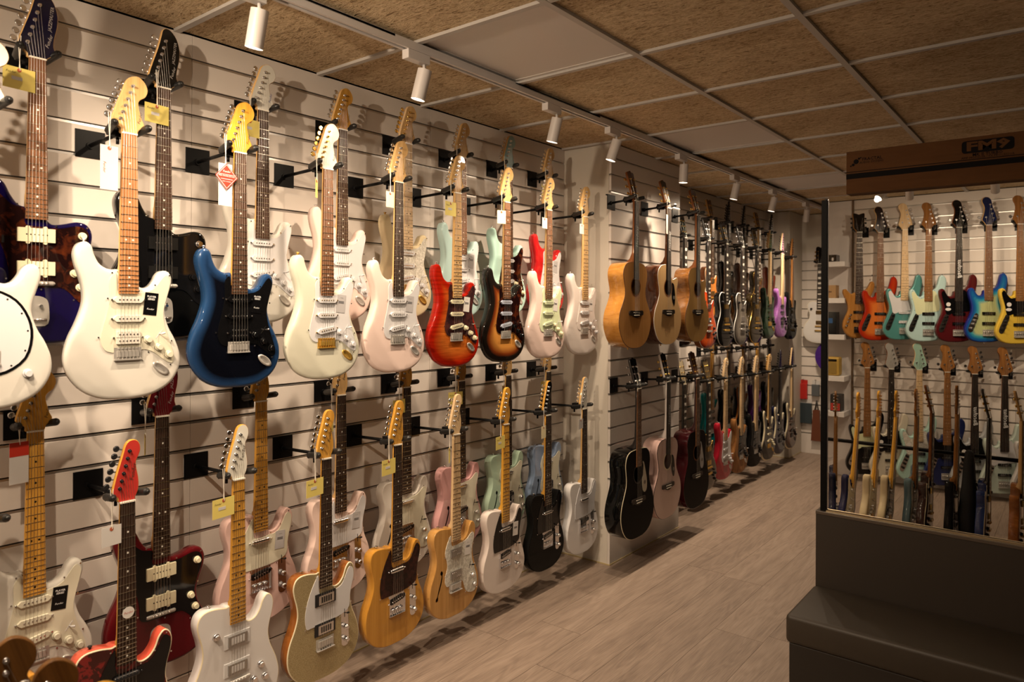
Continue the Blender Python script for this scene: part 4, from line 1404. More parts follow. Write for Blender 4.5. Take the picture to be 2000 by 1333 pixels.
def bass(root, body, board, head=None, hw='chrome', guard=None, gedge=None, ctrl='plate', kind='bass', n=4, word=None, pup=None, knob=None, stick=False, head_side=None):
    g = GEO[kind]; L = g['L']
    Z = lambda h_: (h_ - L) / 1000
    part('body', body_mesh(kind), root, body_mats(body))
    hk = 'bass' if kind == 'bass' else 'curvy_bass'
    common(root, kind, hk, board, head, hw, strings_n=n, z_end=-0.858, inlay=None if word else 'dot', frets=not word, head_side=head_side)
    hm = HW[hw]
    if guard:
        guard_parts(root, 'bass', L, guard, gedge)
    for h_ in (232, 152):
        part('pickup', pickup_mesh('bass'), root, [pup or black_pl, m_chrome], (0.001, 0, Z(h_)))
    part('bridge', bridge_mesh('bass'), root, BR_HW[hw], (0, 0, Z(76)))
    if ctrl == 'plate':
        o = [(100, 228), (112, 205), (128, 168), (146, 124), (150, 96), (138, 80), (120, 84), (106, 110), (92, 150), (78, 190), (74, 215), (86, 232)]
        cp = part('control_plate', cached('bctrl', lambda: plate(o, 0, 2.0, L)), root, hm)
    for a, b in ((92, 206), (102, 176), (113, 146), (126, 112)):
        part('knob', knob_mesh('barrel'), root, knob or (black_pl if hw != 'gold' else m_chrome), (0.002, a / 1000 - (0.02 if kind != 'bass' else 0), Z(b)))
    if stick:
        st = plain('sticker_white', (0.66, 0.64, 0.62), 0.4)
        part('sticker', cached('rsticker', lambda: plate(circle(0, 0, 17, 20), 0, 0.5, 0, smooth_outline=False)), root, st, (0.0026, 0.078, Z(308)))
        part('sticker', cached('osticker', lambda: plate([(-22, 0), (-14, 9), (0, 12), (14, 9), (22, 0), (14, -9), (0, -12), (-14, -9)], 0, 0.5, 0)), root, st, (0.0026, 0.080, Z(268)))
    if word:
        text('printed_word', word, root, 0.15, (board_top(kind) / 1000 + 0.0065, 0.0, -0.34), plain('ink_white', (0.75, 0.75, 0.75), 0.4), R(90))
    straplock(root, -0.115, Z(551), hm)
    straplock(root, 0.02, Z(-9), hm)

# ------------------------------------------------------------------ hangers and tags
def hanger(loc, rotz, reach, label, group):
    """wall plate hooked in a groove, arm, and a yoke whose two rubber prongs carry the headstock; loc = the nut, reach = nut to wall"""
    c, s = math.cos(rotz), math.sin(rotz)
    base = Vector(loc) + Vector((-c * reach, -s * reach, 0.0))
    t = thing('guitar_hanger', base, rotz, label, 'wall hanger', group)
    def pl():
        bm = bmesh.new()
        add_box(bm, (0.0, -0.044, -0.036), (0.004, 0.044, 0.052))
        add_box(bm, (-0.010, -0.044, 0.046), (0.002, 0.044, 0.052))
        return finish(bm, 'plate')
    part('plate', cached('hplate', pl), t, m_black_metal)
    end = reach - 0.055
    def arm():
        bm = bmesh.new()
        add_tube(bm, (0.003, 0, 0.004), (end, 0, 0.012), 0.0065, seg=8)
        add_tube(bm, (0.003, 0, 0.004), (0.010, 0, 0.004), 0.012, seg=10)
        return finish(bm, 'arm')
    part('arm', cached(('harm', round(end, 3)), arm), t, m_black_metal)
    def yoke():
        bm = bmesh.new()
        add_box(bm, (-0.016, -0.017, -0.004), (0.016, 0.017, 0.030))
        add_tube(bm, (0.0, -0.038, 0.010), (0.0, 0.038, 0.010), 0.011, seg=8)
        add_tube(bm, (-0.006, -0.006, -0.022), (-0.006, -0.006, -0.002), 0.005, seg=6)
        return finish(bm, 'yoke')
    part('yoke', cached('hyoke', yoke), t, m_black_metal, (end, 0, 0))
    def prong(sg):
        bm = bmesh.new()
        add_capsule(bm, (0.0, 0, 0), (0.072, sg * 0.012, 0.012), 0.0112, 10)
        return finish(bm, 'prong')
    for sg in (-1, 1):
        part('prong', cached(('hprong', sg), lambda: prong(sg)), t, m_rubber, (end + 0.004, sg * 0.036, 0.012))
    return t

paper_y = plain('tag_yellow', (0.72, 0.60, 0.16), 0.7)
paper_c = plain('tag_cream', (0.78, 0.70, 0.45), 0.7)
paper_w = plain('tag_white', (0.56, 0.545, 0.53), 0.7)
m_eyelet = plain('tag_eyelet', (0.42, 0.10, 0.04), 0.6)
m_cord = plain('tag_cord', (0.72, 0.68, 0.6), 0.8)
m_red_tag = plain('tag_red', (0.46, 0.030, 0.014), 0.5)

def paper_tag(loc, rotz, style, label, dy=-0.062, drop=0.075, turn=0.15):
    """small card on a looped cord; loc = the nut of the guitar it hangs from"""
    c, s = math.cos(rotz), math.sin(rotz)
    px, py = 0.020, dy
    top = Vector(loc) + Vector((c * px - s * py, s * px + c * py, 0.02))
    t = thing('price_tag', top, rotz, label, 'tag', 'paper tags tied to the guitars')
    def cord():
        bm = bmesh.new()
        add_tube(bm, (0, 0.004, 0.03), (0, 0.0, -drop), 0.0011, seg=5, caps=False)
        add_tube(bm, (0.002, -0.004, 0.03), (0.002, 0.002, -drop), 0.0011, seg=5, caps=False)
        return finish(bm, 'cord')
    part('cord', cached(('cord', drop), cord), t, m_cord)
    W_, H_ = {'yellow': (0.084, 0.054), 'cream': (0.05, 0.056), 'white': (0.058, 0.048), 'long': (0.052, 0.12), 'diamond': (0.052, 0.13), 'black': (0.03, 0.09), 'redlong': (0.05, 0.11), 'fold': (0.022, 0.06), 'bw': (0.034, 0.11)}[style]
    pm = {'yellow': paper_y, 'cream': paper_c, 'white': paper_w, 'long': paper_w, 'diamond': paper_w, 'black': black_pl, 'redlong': paper_w, 'fold': paper_y, 'bw': plain('tag_grey', (0.42, 0.38, 0.34), 0.7)}[style]
    card = part('card', box_mesh('card', (0, -W_ / 2, -H_), (0.0008, W_ / 2, 0.008), 0), t, pm, (0, 0, -drop), (0, 0, turn))
    def eyelet():
        bm = bmesh.new()
        add_tube(bm, (0.0008, 0, 0), (0.0012, 0, 0), 0.0058, seg=12)
        return finish(bm, 'eyelet')
    if style in ('yellow', 'cream', 'long', 'white', 'fold'):
        part('eyelet', cached('eyelet', eyelet), card, m_eyelet)
    if style == 'yellow':
        text('print', 'Fender', card, 0.026, (0.0012, -W_ * .26, -0.008), m_ink_dark)
        part('price_label', box_mesh('plabel', (0, -0.014, -0.005), (0.0004, 0.014, 0.005)), card, paper_w, (0.0009, -0.006, -0.024))
    if style == 'long':
        text('print', 'Fender', card, 0.032, (0.0012, -0.014, -0.055), m_red_tag, R(-90))
    if style == 'redlong':
        part('red_band', box_mesh('rband', (0, -0.025, -0.032), (0.0006, 0.025, 0.008)), card, m_red_tag, (0.0009, 0, 0))
    if style == 'diamond':
        me = cached('diamond', lambda: plate([(0, 43), (43, 0), (0, -43), (-43, 0)], 0, 0.8, 0, smooth_outline=False))
        wh = plain('ink_white', (0.75, 0.75, 0.75), 0.4)
        fr = part('diamond_card', me, card, m_red_tag, (0.004, 0.002, -0.034))
        def frame():
            bm = bmesh.new()
            o, i_ = 39.5, 38.0
            for k in range(4):
                a0, a1 = math.pi / 2 * k, math.pi / 2 * (k + 1)
                q = [(o, a0), (o, a1), (i_, a1), (i_, a0)]
                bm.faces.new([bm.verts.new((0.0010, r * math.cos(a) / 1000, r * math.sin(a) / 1000)) for r, a in q])
            for z, wd, hh in ((0.0065, 0.031, 0.001), (-0.0085, 0.023, 0.001)):
                add_box(bm, (0.0009, -wd, z - hh / 2), (0.0011, wd, z + hh / 2))
            return finish(bm, 'frame')
        fm = cached('dframe', frame)
        # one sub-part carries the printed lines, lettering beside it
        pr = part('print', fm, card, wh, (0.004, 0.002, -0.034))
        for key, wd, z in (('Fender', 0.03, 0.0165), ('FREE', 0.062, 0.0015), ('START', 0.034, -0.0165)):
            text('print', key, card, wd, (0.0052, 0.002, -0.034 + z), wh)
    return t

# ------------------------------------------------------------------ placing the guitars
GROUP_A = 'guitars on the near slat wall'
GROUP_B = 'guitars on the far slat wall'
FX, BX = 0.28, 0.12
def hung(fn, name, cat, loc, reach, label, short, group, rotz=0.0, tags=(), sway=0.0, **kw):
    g = thing(name, loc, rotz + sway, label, cat, group)
    fn(g, **kw)
    if reach:
        hanger(loc, rotz, reach, 'black wall hanger holding the ' + short, 'black guitar hangers')
    for tg in tags:
        st, nm = tg[0], tg[1]
        paper_tag(loc, rotz, st, nm + ' tied to the ' + short, **(tg[2] if len(tg) > 2 else {}))
    return g

white_body = paint('arctic_white', (0.58, 0.565, 0.52))
oly = paint('olympic', (0.60, 0.595, 0.49))
shell_pink = paint('shell_pink', (0.76, 0.60, 0.545))
pale_pink = paint('pale_pink', (0.75, 0.58, 0.525))
blush = paint('blush_white', (0.70, 0.64, 0.605))
blondie = paint('blonde_cream', (0.66, 0.56, 0.36))
daphne = paint('daphne', (0.40, 0.56, 0.55))
seafoam = paint('seafoam', (0.40, 0.62, 0.56))
fiesta = mottled('paint_trans_red', (0.42, 0.012, 0.014), (0.60, 0.028, 0.026), 14, 0.2, 1.0)
navy = paint('navy_metal', (0.004, 0.002, 0.032), 0.25, 1.0)
blackp = paint('black', (0.003, 0.003, 0.003), 0.2)
candy = paint('candy_red', (0.085, 0.004, 0.007))
blue_burst = burst('blue_burst', [(0.0, (0.013, 0.045, 0.12)), (0.14, (0.011, 0.034, 0.095)), (0.36, (0.002, 0.0025, 0.005))])
cherry = burst('cherry_burst', [(0.0, (0.36, 0.010, 0.005)), (0.25, (0.40, 0.018, 0.004)), (0.7, (0.52, 0.14, 0.022))], flame=(3, 5, 60))
sunburst = burst('sunburst', [(0.0, (0.008, 0.007, 0.006)), (0.26, (0.012, 0.008, 0.006)), (0.42, (0.18, 0.035, 0.007)), (0.75, (0.55, 0.24, 0.05))])
ivory = plain('binding_cream', (0.70, 0.63, 0.44), 0.35)
whitebind = plain('binding_white', (0.72, 0.71, 0.68), 0.3)
butter = wood('butterscotch', (0.42, 0.19, 0.025), (0.56, 0.28, 0.045), 0.25, 1.0, (9, 30, 1.3))
natash = wood('natural_ash', (0.40, 0.20, 0.05), (0.58, 0.32, 0.10), 0.25, 1.0, (9, 30, 1.3))
goldsp = mottled('gold_sparkle', (0.26, 0.20, 0.09), (0.50, 0.42, 0.24), 420, 0.3, 0.8, (0.35, 0.65), 0.3)
sidebr = wood('amber_side', (0.22, 0.07, 0.015), (0.33, 0.12, 0.025), 0.25, 1.0)
paisley = mottled('red_paisley', (0.05, 0.012, 0.010), (0.20, 0.020, 0.018), 30, 0.3, 0.8, (0.5, 0.56))
salmon = paint('salmon_red', (0.66, 0.11, 0.065))
headred = paint('head_red', (0.44, 0.035, 0.028))
surf = paint('surf_green', (0.38, 0.52, 0.40))
iceblue = paint('ice_blue', (0.22, 0.30, 0.45))
dusty = paint('dusty_pink', (0.60, 0.33, 0.33))
rosy = paint('tele_pink', (0.68, 0.47, 0.43))
wblonde = paint('white_blonde', (0.68, 0.61, 0.57), 0.35, 0.4)
snow = paint('snow_white', (0.70, 0.69, 0.69))
blacksat = paint('black_satin', (0.006, 0.006, 0.006), 0.35, 0.3)
redline = plain('red_line', (0.5, 0.01, 0.015), 0.3)
head_white = plain('head_white', (0.64, 0.625, 0.56), 0.3)

YT = ('yellow', 'yellow paper tag')
# --- upper row on long arms
yf = lambda k: 0.941 + 0.357 * k
ZF = 2.040
E_ = 'electric_guitar'; EC = 'guitar'
hung(strat, E_, EC, (FX, yf(-1), ZF), FX, 'white electric guitar with one knob cut by the left picture edge', 'white guitar at the left picture edge', GROUP_A,
     body=white_body, guard=white_pl, gedge=black_pl, board='rose', head=head_white, blank=True)
hung(strat, E_, EC, (FX, yf(0), ZF - .004), FX, 'white electric guitar with parchment guard, double bridge pickup and orange-brown fretboard', 'white guitar with orange-brown fretboard', GROUP_A,
     body=white_body, guard=parch, board='pau', pups='HSS', knob=parch, pup=plain('pup_offwhite', (0.62, 0.59, 0.53), 0.3), stick='black', tags=[('long', 'long white paper tag')])
hung(strat, E_, EC, (FX, yf(1), ZF), FX, 'metallic blue electric guitar fading to black in the middle, black guard', 'blue to black guitar', GROUP_A,
     body=blue_burst, guard=black_pl, gedge=white_pl, board='rose_a', head=amber_y, pups='HSS', knob=black_pl, pup=black_pl, stick='black', tags=[('diamond', 'red diamond card and white card')])
hung(strat, E_, EC, (FX, yf(2), ZF), FX, 'cream-green electric guitar with white guard and gold hardware', 'cream-green guitar with gold hardware', GROUP_A,
     body=oly, guard=white_pl, board='rose_l', head=head_white, hw='gold', stick='grey', tags=[('fold', 'narrow yellow tag', dict(turn=0.6))])
hung(strat, E_, EC, (FX, yf(3), ZF), FX, 'shell pink electric guitar with white guard, fourth from the left on long arms', 'shell pink guitar with bright white guard', GROUP_A,
     body=shell_pink, guard=white_pl, board='rose_d', stick='grey', tags=[('cream', 'cream paper tag')])
hung(strat, E_, EC, (FX, yf(4), ZF), FX, 'cherry red burst electric guitar with plum guard and yellow maple neck', 'cherry red burst guitar', GROUP_A,
     body=cherry, guard=tort_p, gedge=white_pl, board='maple', head=maple, knob=cream_pl, pup=cream_pl, stick='white', tags=[YT])
hung(strat, E_, EC, (FX, yf(5), ZF), FX, 'sunburst electric guitar, black rim around an orange middle', 'sunburst guitar', GROUP_A,
     body=sunburst, guard=tort, gedge=white_pl, board='rose_l', knob=black_pl, pup=glow, pole=m_chrome, tags=[('cream', 'cream paper tag', dict(turn=-0.3))])
hung(strat, E_, EC, (FX, yf(6), ZF), FX, 'pink electric guitar with mint green guard', 'pink guitar with mint guard', GROUP_A,
     body=shell_pink, guard=mint_pl, board='rose_l', knob=cream_pl, pup=mint_pl, stick='white', tags=[('white', 'white paper tag')])
hung(strat, E_, EC, (FX, yf(7), ZF), FX, 'blush white electric guitar hanging in front of the plain white pier, upper row', 'blush white guitar before the pier', GROUP_A,
     body=blush, guard=blush, board='maple', stick='white', tags=[('white', 'white paper tag')])
# --- upper row close to the wall
yb_ = lambda k: 0.753 + 0.365 * k
ZB = 2.250
hung(offset, E_, EC, (BX, yb_(0), ZB - .008), BX, 'deep blue offset electric guitar with dark tortoiseshell guard and cream pickups', 'deep blue offset guitar', GROUP_A,
     body=navy, guard=tort, gedge=white_pl, board='rose_l', head=plain('head_navy', (0.003, 0.003, 0.018), 0.15), tags=[('yellow', 'yellow paper tag', dict(dy=-0.05, drop=0.07))])
hung(offset, E_, EC, (BX, yb_(1), ZB - .006), BX, 'all black offset electric guitar with black pickups and knobs', 'all black offset guitar', GROUP_A,
     body=blackp, guard=black_pl, gedge=white_pl, board='rose', head=plain('head_black', (0.003, 0.003, 0.003), 0.2), pup=plain('pickup_black', (0.006, 0.006, 0.006), 0.3), knob=black_pl, pole=m_chrome, tags=[('yellow', 'yellow paper tag', dict(dy=-0.03, drop=.09))])
hung(strat, E_, EC, (BX, yb_(2), ZB), BX, 'white electric guitar with white guard and white headstock close to the wall', 'white-headed guitar close to the wall', GROUP_A,
     body=white_body, guard=white_pl, board='rose', head=head_white, logo=plain('logo_blue', (0.03, 0.03, 0.22), 0.4), tags=[YT])
hung(strat, E_, EC, (BX, yb_(3), ZB), BX, 'pale pink electric guitar with amber headstock behind the cream-green one', 'pale pink guitar with amber headstock', GROUP_A,
     body=pale_pink, guard=white_pl, board='rose', head=amber)
hung(strat, E_, EC, (BX, yb_(4), ZB + .008), BX, 'cream blonde electric guitar with pearl guard, pale maple neck and gold hardware', 'cream blonde guitar with pearl guard', GROUP_A,
     body=blondie, guard=pearl, board='pale', hw='gold', head=maple)
hung(strat, E_, EC, (BX, yb_(5), ZB + .006), BX, 'powder blue electric guitar with white guard behind the cherry red one', 'powder blue guitar with white guard', GROUP_A,
     body=daphne, guard=white_pl, board='rose_l', head=maple, stick='grey', tags=[YT])
hung(strat, E_, EC, (BX, yb_(6), ZB + .012), BX, 'seafoam electric guitar with tortoiseshell guard and blue headstock behind the sunburst', 'seafoam guitar with blue headstock', GROUP_A,
     body=seafoam, guard=tort, gedge=white_pl, board='rose_l', head=plain('head_blue', (0.25, 0.40, 0.42), 0.3), knob=cream_pl, tags=[YT])
hung(strat, E_, EC, (BX, yb_(7), ZB + .010), BX, 'bright red electric guitar with white guard next to the corner, upper row', 'bright red guitar by the corner', GROUP_A,
     body=fiesta, guard=white_pl, board='maple', head=maple, stick='grey', tags=[YT])
# --- lower row close to the wall
ZLB = 1.160
hung(strat, E_, EC, (BX, yb_(0), ZLB), BX, 'white electric guitar with amber maple neck low at the left', 'low white guitar with amber neck', GROUP_A,
     body=white_body, guard=parch, board='amber', head=amber, stick='black', knob=parch, pup=parch, tags=[('redlong', 'red and white card', dict(dy=-.045, drop=.05))])
hung(offset, E_, EC, (BX, yb_(1), ZLB), BX, 'dark candy red offset electric guitar with black guard and cream pickups', 'dark candy red offset guitar', GROUP_A,
     body=candy, guard=black_pl, gedge=white_pl, board='rose_d', head=plain('head_candy', (0.085, 0.004, 0.007), 0.3), tags=[('fold', 'folded yellow tag', dict(turn=1.0))])
hung(tele, E_, EC, (BX, yb_(2), ZLB + .012), BX, 'pink single-cutaway electric guitar with amber maple neck', 'pink guitar with amber neck', GROUP_A,
     body=rosy, guard=parch, board='amber', head=amber, stick='grey', knob=m_chrome)
hung(tele, E_, EC, (BX, yb_(3), ZLB), BX, 'pink single-cutaway electric guitar with dark fretboard and white guard', 'pink guitar with dark fretboard', GROUP_A,
     body=pale_pink, guard=white_pl, board='rose_d', head=maple, stick='grey', tags=[('fold', 'narrow yellow tag', dict(drop=.1))])
hung(tele, E_, EC, (BX, yb_(4), ZLB), BX, 'white semi-hollow electric guitar with f-hole and cream guard', 'white semi-hollow guitar', GROUP_A,
     body=paint('thin_white', (0.64, 0.60, 0.55)), guard=parch, board='rose_d', head=amber, style='thin', fh=True, tags=[YT])
hung(tele, E_, EC, (BX, yb_(5), ZLB), BX, 'dusty pink semi-hollow electric guitar with f-hole and cream guard', 'dusty pink semi-hollow guitar', GROUP_A,
     body=dusty, guard=parch, board='rose_d', head=amber, style='thin', fh=True, tags=[('yellow', 'yellow paper tag', dict(turn=-.2))])
hung(tele, E_, EC, (BX, yb_(6), ZLB), BX, 'pale green semi-hollow electric guitar with f-hole and cream guard', 'pale green semi-hollow guitar', GROUP_A,
     body=surf, guard=parch, board='rose_d', head=maple, style='thin', fh=True, tags=[('fold', 'narrow yellow tag')])
hung(tele, E_, EC, (BX, yb_(7), ZLB - .006), BX, 'slate blue semi-hollow electric guitar with f-hole and cream guard', 'slate blue semi-hollow guitar', GROUP_A,
     body=iceblue, guard=parch, board='rose_d', head=maple, style='thin', fh=True, tags=[YT])
# --- lower row on long arms
ZLF = 0.947
hung(tele, E_, EC, (FX, yf(-1), ZLF), FX, 'butterscotch electric guitar, only its amber headstock at the left picture edge', 'guitar with amber head at the left edge', GROUP_A,
     body=butter, guard=black_pl, board='amber', head=amber_y)
red_t = hung(tele, E_, EC, (FX, yf(0), ZLF - .003), FX, 'salmon red electric guitar with black guard, dark patterned top and red headstock', 'salmon red guitar with black guard', GROUP_A,
     body=(paisley, ivory, salmon), guard=black_pl, gedge=white_pl, board='rose_da', head=headred, hw='black', tags=[('white', 'white card', dict(dy=-.05, drop=.085))])
rs = part('round_sticker', cached('rndst', lambda: plate(circle(0, 0, 17, 20), 0, 0.5, 0, smooth_outline=False)), red_t, plain('sticker_white', (0.66, 0.64, 0.62), 0.4), (0.0155, 0.0, -0.325))
text('print', 'Fender', rs, 0.026, (0.001, 0, 0), plain('tag_red', (0, 0, 0)))
hung(tele, E_, EC, (FX, yf(1), ZLF - .004), FX, 'white electric guitar with two chrome pickups, cream edging and maple neck', 'white guitar with two chrome pickups', GROUP_A,
     body=(snow, ivory, snow), guard=None, board='amber', head=head_white, style='deluxe', tags=[YT])
hung(tele, E_, EC, (FX, yf(2), ZLF + .006), FX, 'gold sparkle electric guitar with cream edging, brown sides and white guard', 'gold sparkle guitar', GROUP_A,
     body=(goldsp, ivory, sidebr), guard=white_pl, board='rose_da', head=amber, style='gretsch', tags=[('yellow', 'clear and yellow tag', dict(drop=.09))])
hung(tele, E_, EC, (FX, yf(3), ZLF + .004), FX, 'amber wood electric guitar with dark brown guard in the lower row', 'amber wood guitar with dark guard', GROUP_A,
     body=butter, guard=tort_d, gedge=white_pl, board='rose_da', head=amber, tags=[YT])
hung(tele, E_, EC, (FX, yf(4), ZLF - .003), FX, 'natural wood semi-hollow electric guitar with f-hole and pearl guard', 'natural wood semi-hollow guitar', GROUP_A,
     body=natash, guard=pearl, board='pale', head=maple_pale, style='hum', fh=True, stick='white', tags=[('fold', 'curled yellow tag', dict(turn=.5))])
hung(tele, E_, EC, (FX, yf(5), ZLF - .003), FX, 'blonde white electric guitar with black guard and amber maple neck', 'blonde white guitar with black guard', GROUP_A,
     body=wblonde, guard=black_pl, gedge=white_pl, board='ay', head=amber, stick='white', tags=[YT])
hung(tele, E_, EC, (FX, yf(6), ZLF), FX, 'black single-cutaway electric guitar with thin red line round its guard', 'black guitar with red-lined guard', GROUP_A,
     body=blacksat, guard=black_pl, gedge=redline, board='rose_da', head=plain('head_black', (0.003, 0.003, 0.003), 0.2), tags=[('cream', 'small cream tag')])
hung(tele, E_, EC, (FX, yf(7), ZLF - .006), FX, 'white single-cutaway electric guitar hanging in front of the plain pier, lower row', 'white guitar before the pier', GROUP_A,
     body=snow, guard=white_pl, board='rose_d', head=head_white, tags=[('white', 'white paper tag')])

# --- acoustics on the pier
AX = 0.50
black_sat = plain('satin_black_top', (0.003, 0.0028, 0.0026), 0.5, spec=0.08)
cedar = wood('cedar_top', (0.40, 0.19, 0.06), (0.50, 0.26, 0.09), 0.4, 0.3, (8, 90, 0.8))
spruce = wood('spruce_top', (0.52, 0.32, 0.14), (0.62, 0.41, 0.20), 0.4, 0.3, (8, 90, 0.8))
dullgold = wood('gold_top', (0.30, 0.17, 0.05), (0.38, 0.22, 0.07), 0.45, 0.2, (8, 90, 0.8))
flame = wood('flame_side', (0.38, 0.16, 0.03), (0.56, 0.27, 0.06), 0.18, 1.0, (8, 3, 22))
rsside = wood('rosewood_side', (0.05, 0.018, 0.010), (0.13, 0.05, 0.025), 0.2, 1.0, (30, 20, 3))
koa = wood('koa_side', (0.12, 0.045, 0.012), (0.30, 0.13, 0.035), 0.2, 1.0, (8, 4, 26))
darkbind = plain('binding_dark', (0.08, 0.03, 0.015), 0.4)
head_dk = wood('head_dark', (0.05, 0.02, 0.01), (0.12, 0.05, 0.02), 0.25, 0.6)
A_ = 'acoustic_guitar'; AC = 'guitar'; GA = 'acoustic guitars on the pier'
hung(acoustic, A_, AC, (AX, 3.640, 2.135), AX - PX, 'acoustic guitar with honey cedar top and flamed honey sides', 'honey acoustic guitar', GA, kind='om', body=(cedar, darkbind, flame), head=head_dk, word='Headway')
hung(acoustic, A_, AC, (AX, 4.055, 2.140), AX - PX, 'cutaway acoustic guitar with spruce top, white edging and black guard', 'cutaway spruce acoustic guitar', GA, kind='om_cut', body=(spruce, whitebind, rsside), head=ebony, guard=black_pl, word='Headway',
     tags=[('bw', 'long grey card')])
hung(acoustic, A_, AC, (AX, 4.490, 2.140), AX - PX, 'cutaway acoustic guitar with dull gold top and brown figured sides', 'dull gold cutaway acoustic guitar', GA, kind='om_cut', body=(dullgold, darkbind, koa), head=head_dk, word='Headway')
hung(acoustic, A_, AC, (AX, 3.680, 1.052), AX - PX, 'large black acoustic guitar with cream edging and cream guard', 'large black acoustic guitar', GA, kind='dread', body=(black_sat, ivory, blackp), board='rose_lb', head=blackp, hw='chrome', guard=plain('guard_cream', (0.55, 0.52, 0.42), 0.4), guard_shape='wide', rosette=blackp,
     tags=[('black', 'black card', dict(dy=-.05, drop=.03, turn=.5))])
BOARDS['ebony_p'] = (ebony, paint('neck_white', (0.6, 0.55, 0.52)))
hung(acoustic, A_, AC, (AX, 4.060, 1.062), AX - PX, 'pale pink acoustic guitar with black edging and black guard', 'pale pink acoustic guitar', GA, kind='om', body=(paint('ac_pink', (0.62, 0.46, 0.42)), blackp, rosy), board='ebony_p', head=blackp, guard=black_pl, word='Headway', rosette=ivory)
hung(acoustic, A_, AC, (AX, 4.493, 1.048), AX - PX, 'dark red and black acoustic guitar with pale grey guard', 'dark red acoustic guitar', GA, kind='dread', body=(plain('satin_brownblack_top', (0.006, 0.004, 0.0035), 0.5, spec=0.08), blackp, paint('ac_red', (0.05, 0.005, 0.008))), board='rose_lr', head=head_dk, guard=plain('guard_grey', (0.42, 0.42, 0.42), 0.4), guard_shape='wide')

# --- far run of the slat wall
yg_ = lambda k: 4.785 + 0.346 * k
SX = 0.30
orange = burst('orange_top', [(0.0, (0.45, 0.13, 0.02)), (0.5, (0.62, 0.24, 0.04))], flame=(3, 40, 8))
redor = burst('red_orange_top', [(0.0, (0.40, 0.03, 0.01)), (0.5, (0.60, 0.10, 0.02))], flame=(3, 40, 8))
greytop = burst('grey_top', [(0.0, (0.02, 0.02, 0.02)), (0.35, (0.12, 0.11, 0.10)), (0.7, (0.22, 0.21, 0.19))], flame=(3, 60, 6))
green = burst('green_top', [(0.0, (0.005, 0.012, 0.008)), (0.5, (0.015, 0.07, 0.035))], flame=(3, 40, 8))
purple = mottled('purple_sparkle', (0.20, 0.06, 0.28), (0.40, 0.17, 0.48), 200, 0.3, 1.0, (0.35, 0.65))
brown_b = burst('brown_burst', [(0.0, (0.02, 0.008, 0.005)), (0.4, (0.07, 0.025, 0.012)), (0.8, (0.14, 0.05, 0.02))])
goldblk = paint('gold_black', (0.03, 0.02, 0.008))
hung(single, E_, EC, (0.2, 4.93, 2.04), 0.2, 'black single-cutaway guitar with white edging half hidden by the gold acoustic', 'black guitar behind the gold acoustic', GROUP_B, body=(blackp, whitebind, blackp), board='ebony_b', head=blackp)
hung(single, E_, EC, (SX, yg_(1), 2.028), SX, 'red-orange single-cutaway guitar with chrome hardware', 'red-orange single-cutaway guitar', GROUP_B, body=(redor, whitebind, mahog), board='ebony_b', head=blackp, hw='chrome')
hung(single, E_, EC, (SX, yg_(2), 2.027), SX, 'black single-cutaway guitar with white edging and gold hardware', 'black single-cutaway guitar with white edging', GROUP_B, body=(blackp, whitebind, blackp), board='ebony_b', head=blackp)
hung(single, E_, EC, (SX, yg_(3), 2.027), SX, 'grey figured single-cutaway guitar with white edging', 'grey figured guitar', GROUP_B, body=(greytop, whitebind, blackp), board='ebony_b', head=blackp, hw='chrome')
hung(single, E_, EC, (SX, yg_(4), 2.027), SX, 'black single-cutaway guitar with gold edging and gold pickups', 'black guitar with gold edging', GROUP_B, body=(goldblk, m_gold, goldblk), board='ebony_b', head=goldblk)
hung(strat, E_, EC, (SX, yg_(5), 2.028), SX, 'dark green electric guitar in the upper far row', 'dark green guitar', GROUP_B, body=green, guard=None, board='pale', head=plain('head_green', (0.01, 0.04, 0.02), 0.15, spec=0.3), hw='gold', hk='point', pups='HSS', pup=black_pl, knob=black_pl, logo=m_dark)
hung(strat, E_, EC, (SX, yg_(6), 2.028), SX, 'purple sparkle electric guitar near the far end of the upper row', 'purple sparkle guitar', GROUP_B, body=purple, guard=None, board='pale', head=paint('head_pink', (0.50, 0.25, 0.35)), hw='black', hk='point', pup=black_pl, knob=black_pl, logo=m_dark)
hung(strat, E_, EC, (SX, 7.16, 2.000), SX, 'black electric guitar with brown neck, last of the upper far row', 'last black guitar of the upper row', GROUP_B, body=blacksat, guard=None, board='roast', hw='black', hk='point', pups='HSS', pup=black_pl, knob=black_pl, logo=m_dark)
yh_ = lambda k: 5.621 + 0.369 * k
hung(single, E_, EC, (BX, yh_(0), 2.240), BX, 'orange flamed single-cutaway guitar close to the far wall', 'orange flamed guitar', GROUP_B, body=(orange, ivory, mahog), board='rose', head=head_dk, inlay='dot')
hung(strat, E_, EC, (BX, yh_(1), 2.243), BX, 'black electric guitar close to the far wall, behind the white-edged one', 'black guitar close to the far wall', GROUP_B, body=blackp, guard=black_pl, board='ebony_b', head=blackp, hw='black', hk='point', pup=black_pl, knob=black_pl, logo=m_dark)
hung(strat, E_, EC, (BX, yh_(2), 2.248), BX, 'dark brown burst electric guitar close to the far wall', 'dark brown burst guitar', GROUP_B, body=brown_b, guard=None, board='ebony_b', head=blackp, hk='point', pup=black_pl, knob=black_pl, logo=m_dark)
hung(single, E_, EC, (BX, yh_(3), 2.250), BX, 'brown-gold single-cutaway guitar close to the far wall', 'brown-gold guitar', GROUP_B, body=(brown_b, m_gold, goldblk), board='rose', head=head_dk)
hung(strat, E_, EC, (BX, yh_(4), 2.245), BX, 'red-brown electric guitar at the far end, close to the wall', 'red-brown guitar at the far end', GROUP_B, body=paint('red_brown', (0.16, 0.03, 0.012)), guard=None, board='ebony_b', head=blackp, hk='point', pup=black_pl, knob=black_pl, logo=m_dark)
yl_ = lambda k: 4.80 + 0.342 * k
red2 = paint('crimson', (0.40, 0.012, 0.03))
